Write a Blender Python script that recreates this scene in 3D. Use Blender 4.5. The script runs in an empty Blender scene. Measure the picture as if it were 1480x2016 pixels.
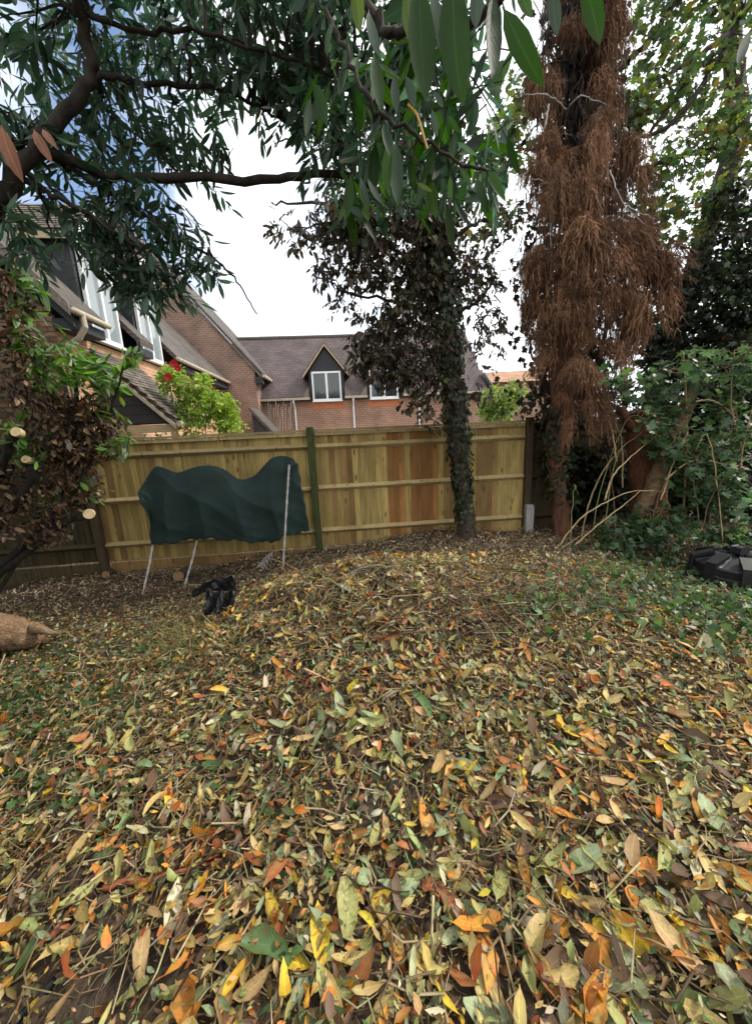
import bpy, math, random
import numpy as np
from mathutils import Matrix, Vector
random.seed(7); rng = np.random.default_rng(11)
SC = bpy.context.scene
COL = SC.collection

# ------------------------------------------------------------------ camera
FPX = 740.0; PITCH = math.radians(12.4); ROLL = math.radians(2.6)
EYE = np.array([0.0, 0.0, 1.65])
FW = np.array([0, math.cos(PITCH), -math.sin(PITCH)])
U0 = np.array([0, math.sin(PITCH), math.cos(PITCH)]); R0 = np.array([1.0, 0, 0])
RT = math.cos(ROLL)*R0 - math.sin(ROLL)*U0
UP = math.cos(ROLL)*U0 + math.sin(ROLL)*R0
cd = bpy.data.cameras.new('camera'); cam = bpy.data.objects.new('camera', cd); COL.objects.link(cam)
cd.sensor_fit = 'HORIZONTAL'; cd.sensor_width = 36; cd.lens = 18.0
cd.clip_start = 0.02; cd.clip_end = 2000
m = Matrix.Identity(4)
for i in range(3):
    m[i][0] = RT[i]; m[i][1] = UP[i]; m[i][2] = -FW[i]; m[i][3] = EYE[i]
cam.matrix_world = m
SC.camera = cam

# ------------------------------------------------------------------ sky, sun, exposure
SUN_AZ = math.radians(80); SUN_EL = math.radians(46)      # azimuth clockwise from +Y
w = bpy.data.worlds.new('World'); SC.world = w; w.use_nodes = True
wn = w.node_tree.nodes; wl = w.node_tree.links; wn.clear()
sky = wn.new('ShaderNodeTexSky'); sky.sky_type = 'NISHITA'; sky.sun_disc = False
sky.sun_elevation = SUN_EL; sky.sun_rotation = SUN_AZ
tc = wn.new('ShaderNodeTexCoord')
ns = wn.new('ShaderNodeTexNoise'); ns.inputs['Scale'].default_value = 2.2; ns.inputs['Detail'].default_value = 7
ns.inputs['Roughness'].default_value = 0.62
wl.new(tc.outputs['Generated'], ns.inputs['Vector'])
# a break in the cloud cover, ragged by the noise
def _ray(px, py): return FW + RT*(px-740)/FPX + UP*(1008-py)/FPX
hd = _ray(235, 300); hd /= np.linalg.norm(hd)
dot = wn.new('ShaderNodeVectorMath'); dot.operation = 'DISTANCE'; dot.inputs[1].default_value = tuple(hd)
wl.new(tc.outputs['Generated'], dot.inputs[0])
m1 = wn.new('ShaderNodeMath'); m1.operation = 'MULTIPLY_ADD'; m1.inputs[1].default_value = 0.85; m1.inputs[2].default_value = -0.22
wl.new(dot.outputs['Value'], m1.inputs[0])
m2 = wn.new('ShaderNodeMath'); m2.operation = 'MULTIPLY_ADD'; m2.inputs[1].default_value = 1.3; 
wl.new(ns.outputs['Fac'], m2.inputs[0]); 
m3 = wn.new('ShaderNodeMath'); m3.operation = 'MINIMUM'; m3.inputs[1].default_value = 0.42
wl.new(m1.outputs[0], m3.inputs[0]); wl.new(m3.outputs[0], m2.inputs[2])
rp = wn.new('ShaderNodeValToRGB'); rp.color_ramp.elements[0].position = 0.50; rp.color_ramp.elements[1].position = 0.86
wl.new(m2.outputs[0], rp.inputs[0])
cl = wn.new('ShaderNodeMixRGB'); cl.inputs[1].default_value = (5.8, 6.2, 6.8, 1); cl.inputs[2].default_value = (10.0, 10.0, 10.0, 1)
wl.new(ns.outputs['Fac'], cl.inputs[0])
mx = wn.new('ShaderNodeMixRGB'); wl.new(rp.outputs[0], mx.inputs[0]); wl.new(sky.outputs[0], mx.inputs[1]); wl.new(cl.outputs[0], mx.inputs[2])
bg = wn.new('ShaderNodeBackground'); bg.inputs[1].default_value = 0.13
wl.new(mx.outputs[0], bg.inputs[0])
wo = wn.new('ShaderNodeOutputWorld'); wl.new(bg.outputs[0], wo.inputs[0])
sd = bpy.data.lights.new('sun', 'SUN'); sd.energy = 2.2; sd.angle = math.radians(9); sd.color = (1, 0.93, 0.82)
so = bpy.data.objects.new('sun', sd); COL.objects.link(so)
sdir = Vector((math.sin(SUN_AZ)*math.cos(SUN_EL), math.cos(SUN_AZ)*math.cos(SUN_EL), math.sin(SUN_EL)))
so.rotation_euler = sdir.to_track_quat('Z', 'Y').to_euler(); so.location = (0, 0, 12)
SC.view_settings.view_transform = 'Standard'; SC.view_settings.look = 'None'
SC.view_settings.gamma = 1; SC.view_settings.exposure = 0.85; SC.view_settings.use_curve_mapping = False
SC.render.engine = 'CYCLES'; SC.cycles.use_denoising = True
SC.cycles.max_bounces = 7; SC.cycles.diffuse_bounces = 4; SC.cycles.glossy_bounces = 2
SC.cycles.transmission_bounces = 4; SC.cycles.transparent_max_bounces = 8; SC.cycles.caustics_reflective = False; SC.cycles.caustics_refractive = False

# ------------------------------------------------------------------ measuring helpers (photo measurement -> place in the world)
def at(px, py, D):
    d = _ray(px, py); return EYE + d*(D/d[1])
def proj(p):
    v = np.asarray(p, float) - EYE; z = v@FW
    return np.stack([740 + FPX*(v@RT)/z, 1008 - FPX*(v@UP)/z], -1)

# ------------------------------------------------------------------ terrain
CP = np.array([(0,.7,0),(-1,.7,0),(1,.7,0),(0,1.5,.03),(-1,1.6,-.02),(.9,1.6,.03),(-2,1.7,-.14),(1.8,1.5,0),(0,2.1,.22),(-.8,2.1,.04),(.8,2.5,.22),(1.2,3.0,.17),
 (-.1,2.95,.64),(-.35,3.0,.60),(.3,3.05,.52),(.75,3.4,.32),(-.75,3.1,.38),(-1.1,3.15,.0),(-1.5,3.1,-.18),(-1.0,2.6,.12),(-.1,2.6,.46),(.4,4.2,.14),(-.4,3.9,.12),(.1,3.6,.3),(-.5,4.4,-.02),(-1.2,4.6,-.05),(-.7,4.9,-.1),(.2,4.8,.05),(1.3,5.2,.07),(2.4,5.7,-.07),(2.8,5.3,.03),
 (-.9,5.5,-.18),(-3.97,5.2,-.24),(-3.07,4.5,-.36),(-2.6,4.7,-.3),(-2.2,3.9,-.28),(-3.45,3.3,-.32),(-2.4,2.6,-.2),(1.5,3.1,.14),(1.5,4.2,.14),(2.6,3,.02),(3.7,3.7,-.16),(4.5,5.5,-.02),
 (-5.5,4,-.34),(-5,2,-.3),(4,1.5,-.05),(0,-1,0),(-3,-1,0),(3,-1,0),(0,7,-.35),(-4,7,-.4),(4,7.5,-.2),(0,10,-.45),(-8,10,-.5),(8,10,-.3),(-9,3,-.4),(9,3,-.1)])
def T(x, y):
    x = np.asarray(x, float); y = np.asarray(y, float); sh = x.shape
    xx = np.clip(x.ravel(), -9, 9); yy = np.clip(y.ravel(), -2, 11)
    out = np.empty(xx.size)
    for a in range(0, xx.size, 20000):
        b = a+20000
        d2 = (xx[a:b, None]-CP[:, 0])**2 + (yy[a:b, None]-CP[:, 1])**2
        wt = np.exp(-d2/(2*.5**2)) + .02*np.exp(-d2/(2*1.4**2)) + 1e-5/(1+d2**2)
        out[a:b] = (wt*CP[:, 2]).sum(1)/wt.sum(1)
    xx, yy = x.ravel(), y.ravel()
    near = np.exp(-((np.hypot(xx, yy-3))/6)**4)
    out += near*(.018*np.sin(5.1*xx+1.3*yy)*np.sin(4.3*yy-1.7*xx) + .012*np.sin(11*xx+3)*np.sin(9.7*yy+2*xx) + .006*np.sin(27*xx+5*yy)*np.sin(23*yy-7*xx))
    hp = np.exp(-((xx+.1)**2/.75+(yy-2.95)**2/.4)); out += hp*(.10*np.sin(7.3*xx+1.1)*np.sin(8.9*yy+2.3*xx)+.045*np.sin(15*xx-4*yy)*np.sin(13*yy+1.0))
    return out.reshape(sh)
def T1(x, y): return float(T(np.array([x]), np.array([y]))[0])
def gp(px, py, lift=0.0):
    d = _ray(px, py); t = np.arange(.4, 9, .01); P = EYE + t[:, None]*d
    k = np.argmax(P[:, 2] < T(P[:, 0], P[:, 1])); p = P[k].copy(); p[2] += lift
    return p
def Tn(x, y):
    e = .03; gx = (T(x+e, y)-T(x-e, y))/(2*e); gy = (T(x, y+e)-T(x, y-e))/(2*e)
    n = np.stack([-gx, -gy, np.ones_like(gx)], -1); return n/np.linalg.norm(n, axis=-1, keepdims=True)

# ------------------------------------------------------------------ object helpers
WL = {}
def props(o, label=None, cat=None, group=None, kind=None):
    if label: o['label'] = label
    if cat: o['category'] = cat
    if group: o['group'] = group
    if kind: o['kind'] = kind
def thing(name, label, cat, loc, group=None, rz=0.0):
    o = bpy.data.objects.new(name, None); COL.objects.link(o); o.empty_display_size = .1
    o.location = tuple(float(c) for c in loc); o.rotation_euler[2] = rz; WL[o.name] = np.array(loc, float); props(o, label, cat, group); return o
def mesh(name, V, F, mat, smooth=False, attrs=None):
    me = bpy.data.meshes.new(name); V = np.asarray(V, float)
    if isinstance(F, np.ndarray):
        n, k = F.shape
        me.vertices.add(len(V)); me.vertices.foreach_set('co', V.astype(np.float32).ravel())
        me.loops.add(n*k); me.loops.foreach_set('vertex_index', F.astype(np.int32).ravel())
        me.polygons.add(n); me.polygons.foreach_set('loop_start', np.arange(0, n*k, k, dtype=np.int32))
        me.update(calc_edges=True); me.validate()
    else:
        me.from_pydata([tuple(v) for v in V], [], [tuple(f) for f in F]); me.update()
    if smooth: me.polygons.foreach_set('use_smooth', np.ones(len(me.polygons), bool))
    for k, a in (attrs or {}).items():
        a = np.asarray(a, np.float32)
        if a.shape[1] == 4: at_ = me.attributes.new(k, 'FLOAT_COLOR', 'POINT'); at_.data.foreach_set('color', a.ravel())
        else: at_ = me.attributes.new(k, 'FLOAT_VECTOR', 'POINT'); at_.data.foreach_set('vector', a.ravel())
    if mat: me.materials.append(mat)
    return me
def mk(name, V, F, mat, parent=None, label=None, cat=None, group=None, kind=None, smooth=False, attrs=None, local=False):
    """one mesh object from world-space vertices (or in the parent's own frame when local)"""
    V = np.asarray(V, float)
    if parent is not None: org = np.zeros(3) if local else WL[parent.name]
    elif kind: org = np.zeros(3)
    else: org = np.array([V[:, 0].mean(), V[:, 1].mean(), V[:, 2].min()])
    o = bpy.data.objects.new(name, mesh(name, V-org, F, mat, smooth, attrs)); COL.objects.link(o)
    if parent is not None: o.parent = parent; WL[o.name] = WL[parent.name] if not local else np.zeros(3)
    else: o.location = org; WL[o.name] = org
    props(o, label, cat, group, kind); return o
def put(name, me, parent, loc, rot=None, color=None, scale=1.0):
    """an object that shares mesh data; loc in world space for unrotated parents"""
    o = bpy.data.objects.new(name, me); COL.objects.link(o)
    org = WL[parent.name] if parent is not None else np.zeros(3)
    if rot is not None:
        M = Matrix([list(r) for r in rot]).to_4x4() @ Matrix.Scale(scale, 4)
        M.translation = Vector(np.asarray(loc)-org); 
        if parent is not None: o.parent = parent
        o.matrix_basis = M
    else:
        if parent is not None: o.parent = parent
        o.location = tuple(np.asarray(loc)-org)
        o.scale = (scale,)*3
    if color is not None: o.color = (*color, 1)
    WL[o.name] = np.asarray(loc, float); return o
def J(*parts):
    V = []; F = []; n = 0
    for v, f in parts:
        V.append(np.asarray(v, float)); F += [tuple(int(i)+n for i in q) for q in f]; n += len(v)
    return np.concatenate(V), F
def box(x0, x1, y0, y1, z0, z1):
    V = np.array([(x, y, z) for z in (z0, z1) for y in (y0, y1) for x in (x0, x1)], float)
    return V, [(0,2,3,1),(4,5,7,6),(0,1,5,4),(1,3,7,5),(3,2,6,7),(2,0,4,6)]
def prism(pts, axis, a0, a1):
    """polygon extruded along axis; pts are given in the two other axes in xyz order"""
    n = len(pts); V = []
    for a in (a0, a1):
        for p in pts: q = list(p); q.insert(axis, a); V.append(q)
    F = [tuple(range(n)), tuple(range(2*n-1, n-1, -1))] + [(i, (i+1) % n, n+(i+1) % n, n+i) for i in range(n)]
    return np.array(V, float), F
def smooth_path(P, n):
    P = np.asarray(P, float); k = len(P)
    if k < 3:
        t = np.linspace(0, 1, n)[:, None]; return P[0]*(1-t)+P[-1]*t
    Q = np.vstack([2*P[0]-P[1], P, 2*P[-1]-P[-2]]); out = []
    for u in np.linspace(0, k-1-1e-6, n):
        i = int(u); f = u-i; a, b, c, d = Q[i:i+4]
        out.append(.5*(2*b + (c-a)*f + (2*a-5*b+4*c-d)*f*f + (3*b-a-3*c+d)*f**3))
    return np.array(out)
def tube(P, r, n=6, bump=0.0, caps=True):
    P = np.asarray(P, float); k = len(P); r = np.broadcast_to(np.asarray(r, float), (k,)) if np.ndim(r) == 0 or len(r) == k else np.interp(np.linspace(0, 1, k), np.linspace(0, 1, len(r)), r)
    t = np.gradient(P, axis=0); t /= np.linalg.norm(t, axis=1, keepdims=True)+1e-9
    ref = np.array([.13, .31, .94]) if abs(t[:, 2]).mean() < .8 else np.array([.9, .3, .1])
    a = np.cross(t, ref); a /= np.linalg.norm(a, axis=1, keepdims=True)+1e-9; b = np.cross(t, a)
    th = np.arange(n)*2*np.pi/n
    rr = r[:, None]*(1+bump*rng.normal(size=(k, n)))
    V = P[:, None]+rr[..., None]*(np.cos(th)[None, :, None]*a[:, None]+np.sin(th)[None, :, None]*b[:, None])
    V = V.reshape(-1, 3); F = []
    for i in range(k-1):
        for j in range(n): F.append((i*n+j, i*n+(j+1) % n, (i+1)*n+(j+1) % n, (i+1)*n+j))
    if caps: F.append(tuple(range(n-1, -1, -1))); F.append(tuple((k-1)*n+j for j in range(n)))
    return V, F
def wob(P, amp, n):
    Q = smooth_path(P, n); Q[1:-1] += rng.normal(size=(n-2, 3))*amp; return Q
def norm(v): v = np.asarray(v, float); return v/(np.linalg.norm(v, axis=-1, keepdims=True)+1e-9)

# ------------------------------------------------------------------ materials
def base_mat(name):
    mt = bpy.data.materials.new(name); mt.use_nodes = True; nt = mt.node_tree; nt.nodes.clear()
    out = nt.nodes.new('ShaderNodeOutputMaterial'); p = nt.nodes.new('ShaderNodeBsdfPrincipled'); nt.links.new(p.outputs[0], out.inputs[0])
    return mt, nt, p, out
def N(nt, t, **k):
    n = nt.nodes.new(t)
    for a, b in k.items(): setattr(n, a, b)
    return n
def rough_mat(name, c1, c2, rough=.8, scale=8, stretch=(1,1,1), bump=.3, bscale=None, c3=None, spec=.3, detail=6, rnd=0.0, coords='Object', dist=.01):
    """two or three tones broken up by noise, with fine relief"""
    mt, nt, p, out = base_mat(name); L = nt.links.new
    tc = N(nt, 'ShaderNodeTexCoord'); mp = N(nt, 'ShaderNodeMapping'); mp.inputs['Scale'].default_value = stretch
    oi = N(nt, 'ShaderNodeObjectInfo'); ad = N(nt, 'ShaderNodeVectorMath', operation='MULTIPLY_ADD')
    L(oi.outputs['Random'], ad.inputs[0]); ad.inputs[1].default_value = (37, 53, 71); L(tc.outputs[coords], ad.inputs[2]); L(ad.outputs[0], mp.inputs[0])
    n1 = N(nt, 'ShaderNodeTexNoise'); n1.inputs['Scale'].default_value = scale; n1.inputs['Detail'].default_value = detail; n1.inputs['Roughness'].default_value = .65
    L(mp.outputs[0], n1.inputs[0])
    cr = N(nt, 'ShaderNodeValToRGB'); e = cr.color_ramp.elements; e[0].position = .32; e[1].position = .68; e[0].color = (*c1, 1); e[1].color = (*c2, 1)
    if c3: x = e.new(.9); x.color = (*c3, 1)
    L(n1.outputs['Fac'], cr.inputs[0]); col = cr.outputs[0]
    if rnd:
        hs = N(nt, 'ShaderNodeHueSaturation'); mr = N(nt, 'ShaderNodeMapRange'); mr.inputs['To Min'].default_value = 1-rnd; mr.inputs['To Max'].default_value = 1+rnd
        L(oi.outputs['Random'], mr.inputs[0]); L(mr.outputs[0], hs.inputs['Value']); L(col, hs.inputs['Color']); col = hs.outputs[0]
    L(col, p.inputs['Base Color']); p.inputs['Roughness'].default_value = rough; p.inputs['Specular IOR Level'].default_value = spec
    if bump:
        n2 = N(nt, 'ShaderNodeTexNoise'); n2.inputs['Scale'].default_value = bscale or scale*3; n2.inputs['Detail'].default_value = 5; L(mp.outputs[0], n2.inputs[0])
        b = N(nt, 'ShaderNodeBump'); b.inputs['Strength'].default_value = bump; b.inputs['Distance'].default_value = dist; L(n2.outputs['Fac'], b.inputs['Height']); L(b.outputs[0], p.inputs['Normal'])
    return mt
def leaf_mat(name, rough=.5, trans=.3, source='attr', blotch=(.10,.05,.02), bfac=.5, spec=.4, rib=1.28, bscale=45, vein=.03, drift=.0, edge=0.0):
    mt, nt, p, out = base_mat(name); L = nt.links.new
    if source == 'attr': a = N(nt, 'ShaderNodeAttribute', attribute_name='Col'); col = a.outputs['Color']
    else: a = N(nt, 'ShaderNodeObjectInfo'); col = a.outputs['Color']
    lp = N(nt, 'ShaderNodeAttribute', attribute_name='lp'); sx = N(nt, 'ShaderNodeSeparateXYZ'); L(lp.outputs['Vector'], sx.inputs[0])
    tc = N(nt, 'ShaderNodeTexCoord'); n1 = N(nt, 'ShaderNodeTexNoise'); n1.inputs['Scale'].default_value = bscale; n1.inputs['Detail'].default_value = 5; n1.inputs['Roughness'].default_value = .7
    if source == 'attr': L(tc.outputs['Object'], n1.inputs[0])
    else:
        ad = N(nt, 'ShaderNodeVectorMath', operation='MULTIPLY_ADD'); L(a.outputs['Random'], ad.inputs[0]); ad.inputs[1].default_value = (37, 53, 71); L(tc.outputs['Object'], ad.inputs[2]); L(ad.outputs[0], n1.inputs[0])
    mr = N(nt, 'ShaderNodeMapRange'); mr.inputs['From Min'].default_value = .5; mr.inputs['From Max'].default_value = .75; mr.inputs['To Max'].default_value = bfac; L(n1.outputs['Fac'], mr.inputs[0])
    mx = N(nt, 'ShaderNodeMixRGB'); mx.inputs[2].default_value = (*blotch, 1); L(mr.outputs[0], mx.inputs[0]); L(col, mx.inputs[1])
    ab = N(nt, 'ShaderNodeMath', operation='ABSOLUTE'); L(sx.outputs['Y'], ab.inputs[0])
    n3 = N(nt, 'ShaderNodeTexNoise'); n3.inputs['Scale'].default_value = bscale*.3; n3.inputs['Detail'].default_value = 3; L(n1.inputs[0].links[0].from_socket, n3.inputs[0])
    hm = N(nt, 'ShaderNodeMapRange'); hm.inputs['From Min'].default_value = .3; hm.inputs['From Max'].default_value = .7; hm.inputs['To Min'].default_value = .5-drift*.3; hm.inputs['To Max'].default_value = .5+drift; L(n3.outputs['Fac'], hm.inputs[0])
    hd_ = N(nt, 'ShaderNodeHueSaturation'); L(hm.outputs[0], hd_.inputs['Hue']); L(mx.outputs[0], hd_.inputs['Color'])
    e1 = N(nt, 'ShaderNodeMath', operation='MULTIPLY_ADD'); e1.inputs[1].default_value = .22; L(ab.outputs[0], e1.inputs[0]); L(n3.outputs['Fac'], e1.inputs[2])
    e2 = N(nt, 'ShaderNodeMath', operation='MULTIPLY_ADD'); e2.inputs[1].default_value = .2; L(sx.outputs['X'], e2.inputs[0]); L(e1.outputs[0], e2.inputs[2])
    e3 = N(nt, 'ShaderNodeMapRange'); e3.inputs['From Min'].default_value = .72; e3.inputs['From Max'].default_value = .98; e3.inputs['To Max'].default_value = edge; L(e2.outputs[0], e3.inputs[0])
    mx = N(nt, 'ShaderNodeMixRGB'); mx.inputs[2].default_value = (.13,.07,.03,1); L(e3.outputs[0], mx.inputs[0]); L(hd_.outputs[0], mx.inputs[1])
    rb = N(nt, 'ShaderNodeMapRange'); rb.inputs['From Min'].default_value = .04; rb.inputs['From Max'].default_value = .13; rb.inputs['To Min'].default_value = rib; rb.inputs['To Max'].default_value = 1.0; L(ab.outputs[0], rb.inputs[0])
    # side veins: a skewed wave over the blade
    ve = N(nt, 'ShaderNodeMath', operation='MULTIPLY_ADD'); ve.inputs[1].default_value = -.22; L(ab.outputs[0], ve.inputs[0]); L(sx.outputs['X'], ve.inputs[2])
    vs = N(nt, 'ShaderNodeMath', operation='MULTIPLY'); vs.inputs[1].default_value = 75; L(ve.outputs[0], vs.inputs[0])
    vn = N(nt, 'ShaderNodeMath', operation='SINE'); L(vs.outputs[0], vn.inputs[0])
    vm = N(nt, 'ShaderNodeMath', operation='MULTIPLY_ADD'); vm.inputs[1].default_value = vein; L(vn.outputs[0], vm.inputs[0]); L(rb.outputs[0], vm.inputs[2])
    hs = N(nt, 'ShaderNodeHueSaturation'); L(mx.outputs[0], hs.inputs['Color']); L(vm.outputs[0], hs.inputs['Value'])
    L(hs.outputs[0], p.inputs['Base Color']); p.inputs['Roughness'].default_value = rough; p.inputs['Specular IOR Level'].default_value = spec
    b = N(nt, 'ShaderNodeBump'); b.inputs['Strength'].default_value = vein*4; b.inputs['Distance'].default_value = .002; L(vn.outputs[0], b.inputs['Height']); L(b.outputs[0], p.inputs['Normal'])
    if trans:
        tr = N(nt, 'ShaderNodeBsdfTranslucent'); h2 = N(nt, 'ShaderNodeHueSaturation'); h2.inputs['Saturation'].default_value = 1.15; h2.inputs['Value'].default_value = 1.5
        L(hs.outputs[0], h2.inputs['Color']); L(h2.outputs[0], tr.inputs[0]); ms = N(nt, 'ShaderNodeMixShader'); ms.inputs[0].default_value = trans
        L(p.outputs[0], ms.inputs[1]); L(tr.outputs[0], ms.inputs[2]); L(ms.outputs[0], out.inputs[0])
    return mt
def brick_mat(name, c1, c2, mortar, bw=.225, bh=.075, off=.5, horiz='xy', vscale=1.0, bump=.5, ms=.012, rough=.85):
    mt, nt, p, out = base_mat(name); L = nt.links.new
    tc = N(nt, 'ShaderNodeTexCoord'); sx = N(nt, 'ShaderNodeSeparateXYZ'); L(tc.outputs['Object'], sx.inputs[0]); cb = N(nt, 'ShaderNodeCombineXYZ')
    if horiz == 'xy': a = N(nt, 'ShaderNodeMath', operation='ADD'); L(sx.outputs[0], a.inputs[0]); L(sx.outputs[1], a.inputs[1]); L(a.outputs[0], cb.inputs[0])
    else: L(sx.outputs[0 if horiz == 'x' else 1], cb.inputs[0])
    v = N(nt, 'ShaderNodeMath', operation='MULTIPLY'); v.inputs[1].default_value = vscale; L(sx.outputs[2], v.inputs[0]); L(v.outputs[0], cb.inputs[1])
    br = N(nt, 'ShaderNodeTexBrick'); br.offset = off; br.inputs['Scale'].default_value = 1; br.inputs['Brick Width'].default_value = bw; br.inputs['Row Height'].default_value = bh
    br.inputs['Mortar Size'].default_value = ms; br.inputs['Color1'].default_value = (*c1, 1); br.inputs['Color2'].default_value = (*c2, 1); br.inputs['Mortar'].default_value = (*mortar, 1); br.inputs['Bias'].default_value = 0
    L(cb.outputs[0], br.inputs[0])
    n1 = N(nt, 'ShaderNodeTexNoise'); n1.inputs['Scale'].default_value = 1.6; n1.inputs['Detail'].default_value = 8; L(tc.outputs['Object'], n1.inputs[0])
    hs = N(nt, 'ShaderNodeHueSaturation'); mr = N(nt, 'ShaderNodeMapRange'); mr.inputs['From Min'].default_value = .3; mr.inputs['From Max'].default_value = .7; mr.inputs['To Min'].default_value = .72; mr.inputs['To Max'].default_value = 1.28
    L(n1.outputs['Fac'], mr.inputs[0]); L(mr.outputs[0], hs.inputs['Value']); L(br.outputs['Color'], hs.inputs['Color']); L(hs.outputs[0], p.inputs['Base Color'])
    p.inputs['Roughness'].default_value = rough
    b = N(nt, 'ShaderNodeBump'); b.inputs['Strength'].default_value = bump; b.inputs['Distance'].default_value = .01; b.invert = True; L(br.outputs['Fac'], b.inputs['Height']); L(b.outputs[0], p.inputs['Normal'])
    return mt
def wood_mat(name, c1, c2, knot, rough=.75, green=None):
    """sawn board: long grain, knots, per-board tone"""
    mt, nt, p, out = base_mat(name); L = nt.links.new
    tc = N(nt, 'ShaderNodeTexCoord'); oi = N(nt, 'ShaderNodeObjectInfo'); ad = N(nt, 'ShaderNodeVectorMath', operation='MULTIPLY_ADD')
    L(oi.outputs['Random'], ad.inputs[0]); ad.inputs[1].default_value = (17, 5, 41); L(tc.outputs['Object'], ad.inputs[2])
    mp = N(nt, 'ShaderNodeMapping'); mp.inputs['Scale'].default_value = (28, 28, 1.6); L(ad.outputs[0], mp.inputs[0])
    n1 = N(nt, 'ShaderNodeTexNoise'); n1.inputs['Scale'].default_value = 1.5; n1.inputs['Detail'].default_value = 7; n1.inputs['Distortion'].default_value = .6; L(mp.outputs[0], n1.inputs[0])
    cr = N(nt, 'ShaderNodeValToRGB'); e = cr.color_ramp.elements; e[0].position = .3; e[1].position = .66; e[0].color = (*c1, 1); e[1].color = (*c2, 1); L(n1.outputs['Fac'], cr.inputs[0])
    mk_ = N(nt, 'ShaderNodeMapping'); mk_.inputs['Scale'].default_value = (9, 9, 3.2); L(ad.outputs[0], mk_.inputs[0])
    vo = N(nt, 'ShaderNodeTexVoronoi'); vo.inputs['Scale'].default_value = 1; L(mk_.outputs[0], vo.inputs[0])
    kr = N(nt, 'ShaderNodeMapRange'); kr.inputs['From Min'].default_value = .10; kr.inputs['From Max'].default_value = .2; kr.inputs['To Min'].default_value = .85; kr.inputs['To Max'].default_value = 0; L(vo.outputs['Distance'], kr.inputs[0])
    mx = N(nt, 'ShaderNodeMixRGB'); mx.inputs[2].default_value = (*knot, 1); L(kr.outputs[0], mx.inputs[0]); L(cr.outputs[0], mx.inputs[1])
    hs = N(nt, 'ShaderNodeHueSaturation'); mr = N(nt, 'ShaderNodeMapRange'); mr.inputs['To Min'].default_value = .72; mr.inputs['To Max'].default_value = 1.2; L(oi.outputs['Random'], mr.inputs[0]); L(mr.outputs[0], hs.inputs['Value']); L(mx.outputs[0], hs.inputs['Color'])
    # weather stains
    n2 = N(nt, 'ShaderNodeTexNoise'); n2.inputs['Scale'].default_value = 2.3; n2.inputs['Detail'].default_value = 5; L(ad.outputs[0], n2.inputs[0])
    m3 = N(nt, 'ShaderNodeMapRange'); m3.inputs['From Min'].default_value = .5; m3.inputs['From Max'].default_value = .75; m3.inputs['To Max'].default_value = .55; L(n2.outputs['Fac'], m3.inputs[0])
    m4 = N(nt, 'ShaderNodeMixRGB'); m4.inputs[2].default_value = (*(green or tuple(c*.5 for c in c1)), 1); L(m3.outputs[0], m4.inputs[0]); L(hs.outputs[0], m4.inputs[1])
    L(m4.outputs[0], p.inputs['Base Color']); p.inputs['Roughness'].default_value = rough; p.inputs['Specular IOR Level'].default_value = .25
    b = N(nt, 'ShaderNodeBump'); b.inputs['Strength'].default_value = .3; b.inputs['Distance'].default_value = .004; L(n1.outputs['Fac'], b.inputs['Height']); L(b.outputs[0], p.inputs['Normal'])
    return mt
def glass_mat(name, tint=(.03,.04,.04), rough=.06):
    mt, nt, p, out = base_mat(name); p.inputs['Base Color'].default_value = (*tint, 1); p.inputs['Roughness'].default_value = rough; p.inputs['Specular IOR Level'].default_value = .8
    tc = N(nt, 'ShaderNodeTexCoord'); n = N(nt, 'ShaderNodeTexNoise'); n.inputs['Scale'].default_value = 1.3; nt.links.new(tc.outputs['Object'], n.inputs[0])
    b = N(nt, 'ShaderNodeBump'); b.inputs['Strength'].default_value = .08; b.inputs['Distance'].default_value = .05; nt.links.new(n.outputs['Fac'], b.inputs['Height']); nt.links.new(b.outputs[0], p.inputs['Normal'])
    return mt
M = {}
M['soil'] = rough_mat('soil', (.035,.024,.016), (.085,.06,.04), .95, 5, bump=.9, bscale=60, c3=(.14,.105,.07), dist=.02, coords='Object')
M['wood'] = wood_mat('fence_wood', (.29,.20,.06), (.50,.365,.135), (.13,.06,.02), green=(.19,.145,.05))
M['wood_orange'] = wood_mat('fence_wood_orange', (.25,.115,.034), (.38,.185,.06), (.12,.045,.015), green=(.17,.08,.03))
M['wood_brown'] = wood_mat('fence_wood_brown', (.22,.13,.045), (.33,.205,.08), (.12,.06,.025))
M['wood_shaded'] = wood_mat('shaded_fence_wood', (.05,.036,.016), (.10,.075,.036), (.02,.015,.01))  # deep shade of the outer fence bays put into the wood colour
M['rail'] = wood_mat('rail_wood', (.32,.235,.10), (.48,.37,.18), (.18,.10,.05))
M['post_green'] = rough_mat('post_green', (.035,.05,.014), (.075,.085,.03), .85, 6, (6,6,1), .4, c3=(.10,.09,.04))
M['post_brown'] = rough_mat('post_brown', (.05,.035,.02), (.10,.07,.04), .85, 6, (6,6,1), .4)
M['concrete'] = rough_mat('concrete', (.30,.29,.27), (.42,.41,.38), .9, 14, bump=.4)
M['bark'] = rough_mat('bark', (.03,.024,.018), (.085,.065,.045), .95, 7, (3,3,.7), 1.0, 18, dist=.02, c3=(.12,.10,.06))
M['bark_dark'] = rough_mat('bark_dark', (.018,.016,.013), (.055,.045,.035), .95, 8, (2,2,.8), .8, 20, dist=.015)
M['bark_red'] = rough_mat('bark_red', (.07,.03,.018), (.19,.085,.045), .95, 6, (5,5,.6), 1.0, 16, dist=.02)
M['bark_log'] = rough_mat('bark_log', (.13,.07,.035), (.36,.24,.14), .9, 7, (.6,4,4), 1.0, 26, dist=.03, c3=(.48,.38,.26))
M['cut'] = rough_mat('cut_wood', (.50,.36,.18), (.66,.52,.31), .8, 20, bump=.2)
M['cut_dull'] = rough_mat('cut_wood_dull', (.26,.15,.07), (.38,.24,.12), .85, 20, bump=.2)
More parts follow.
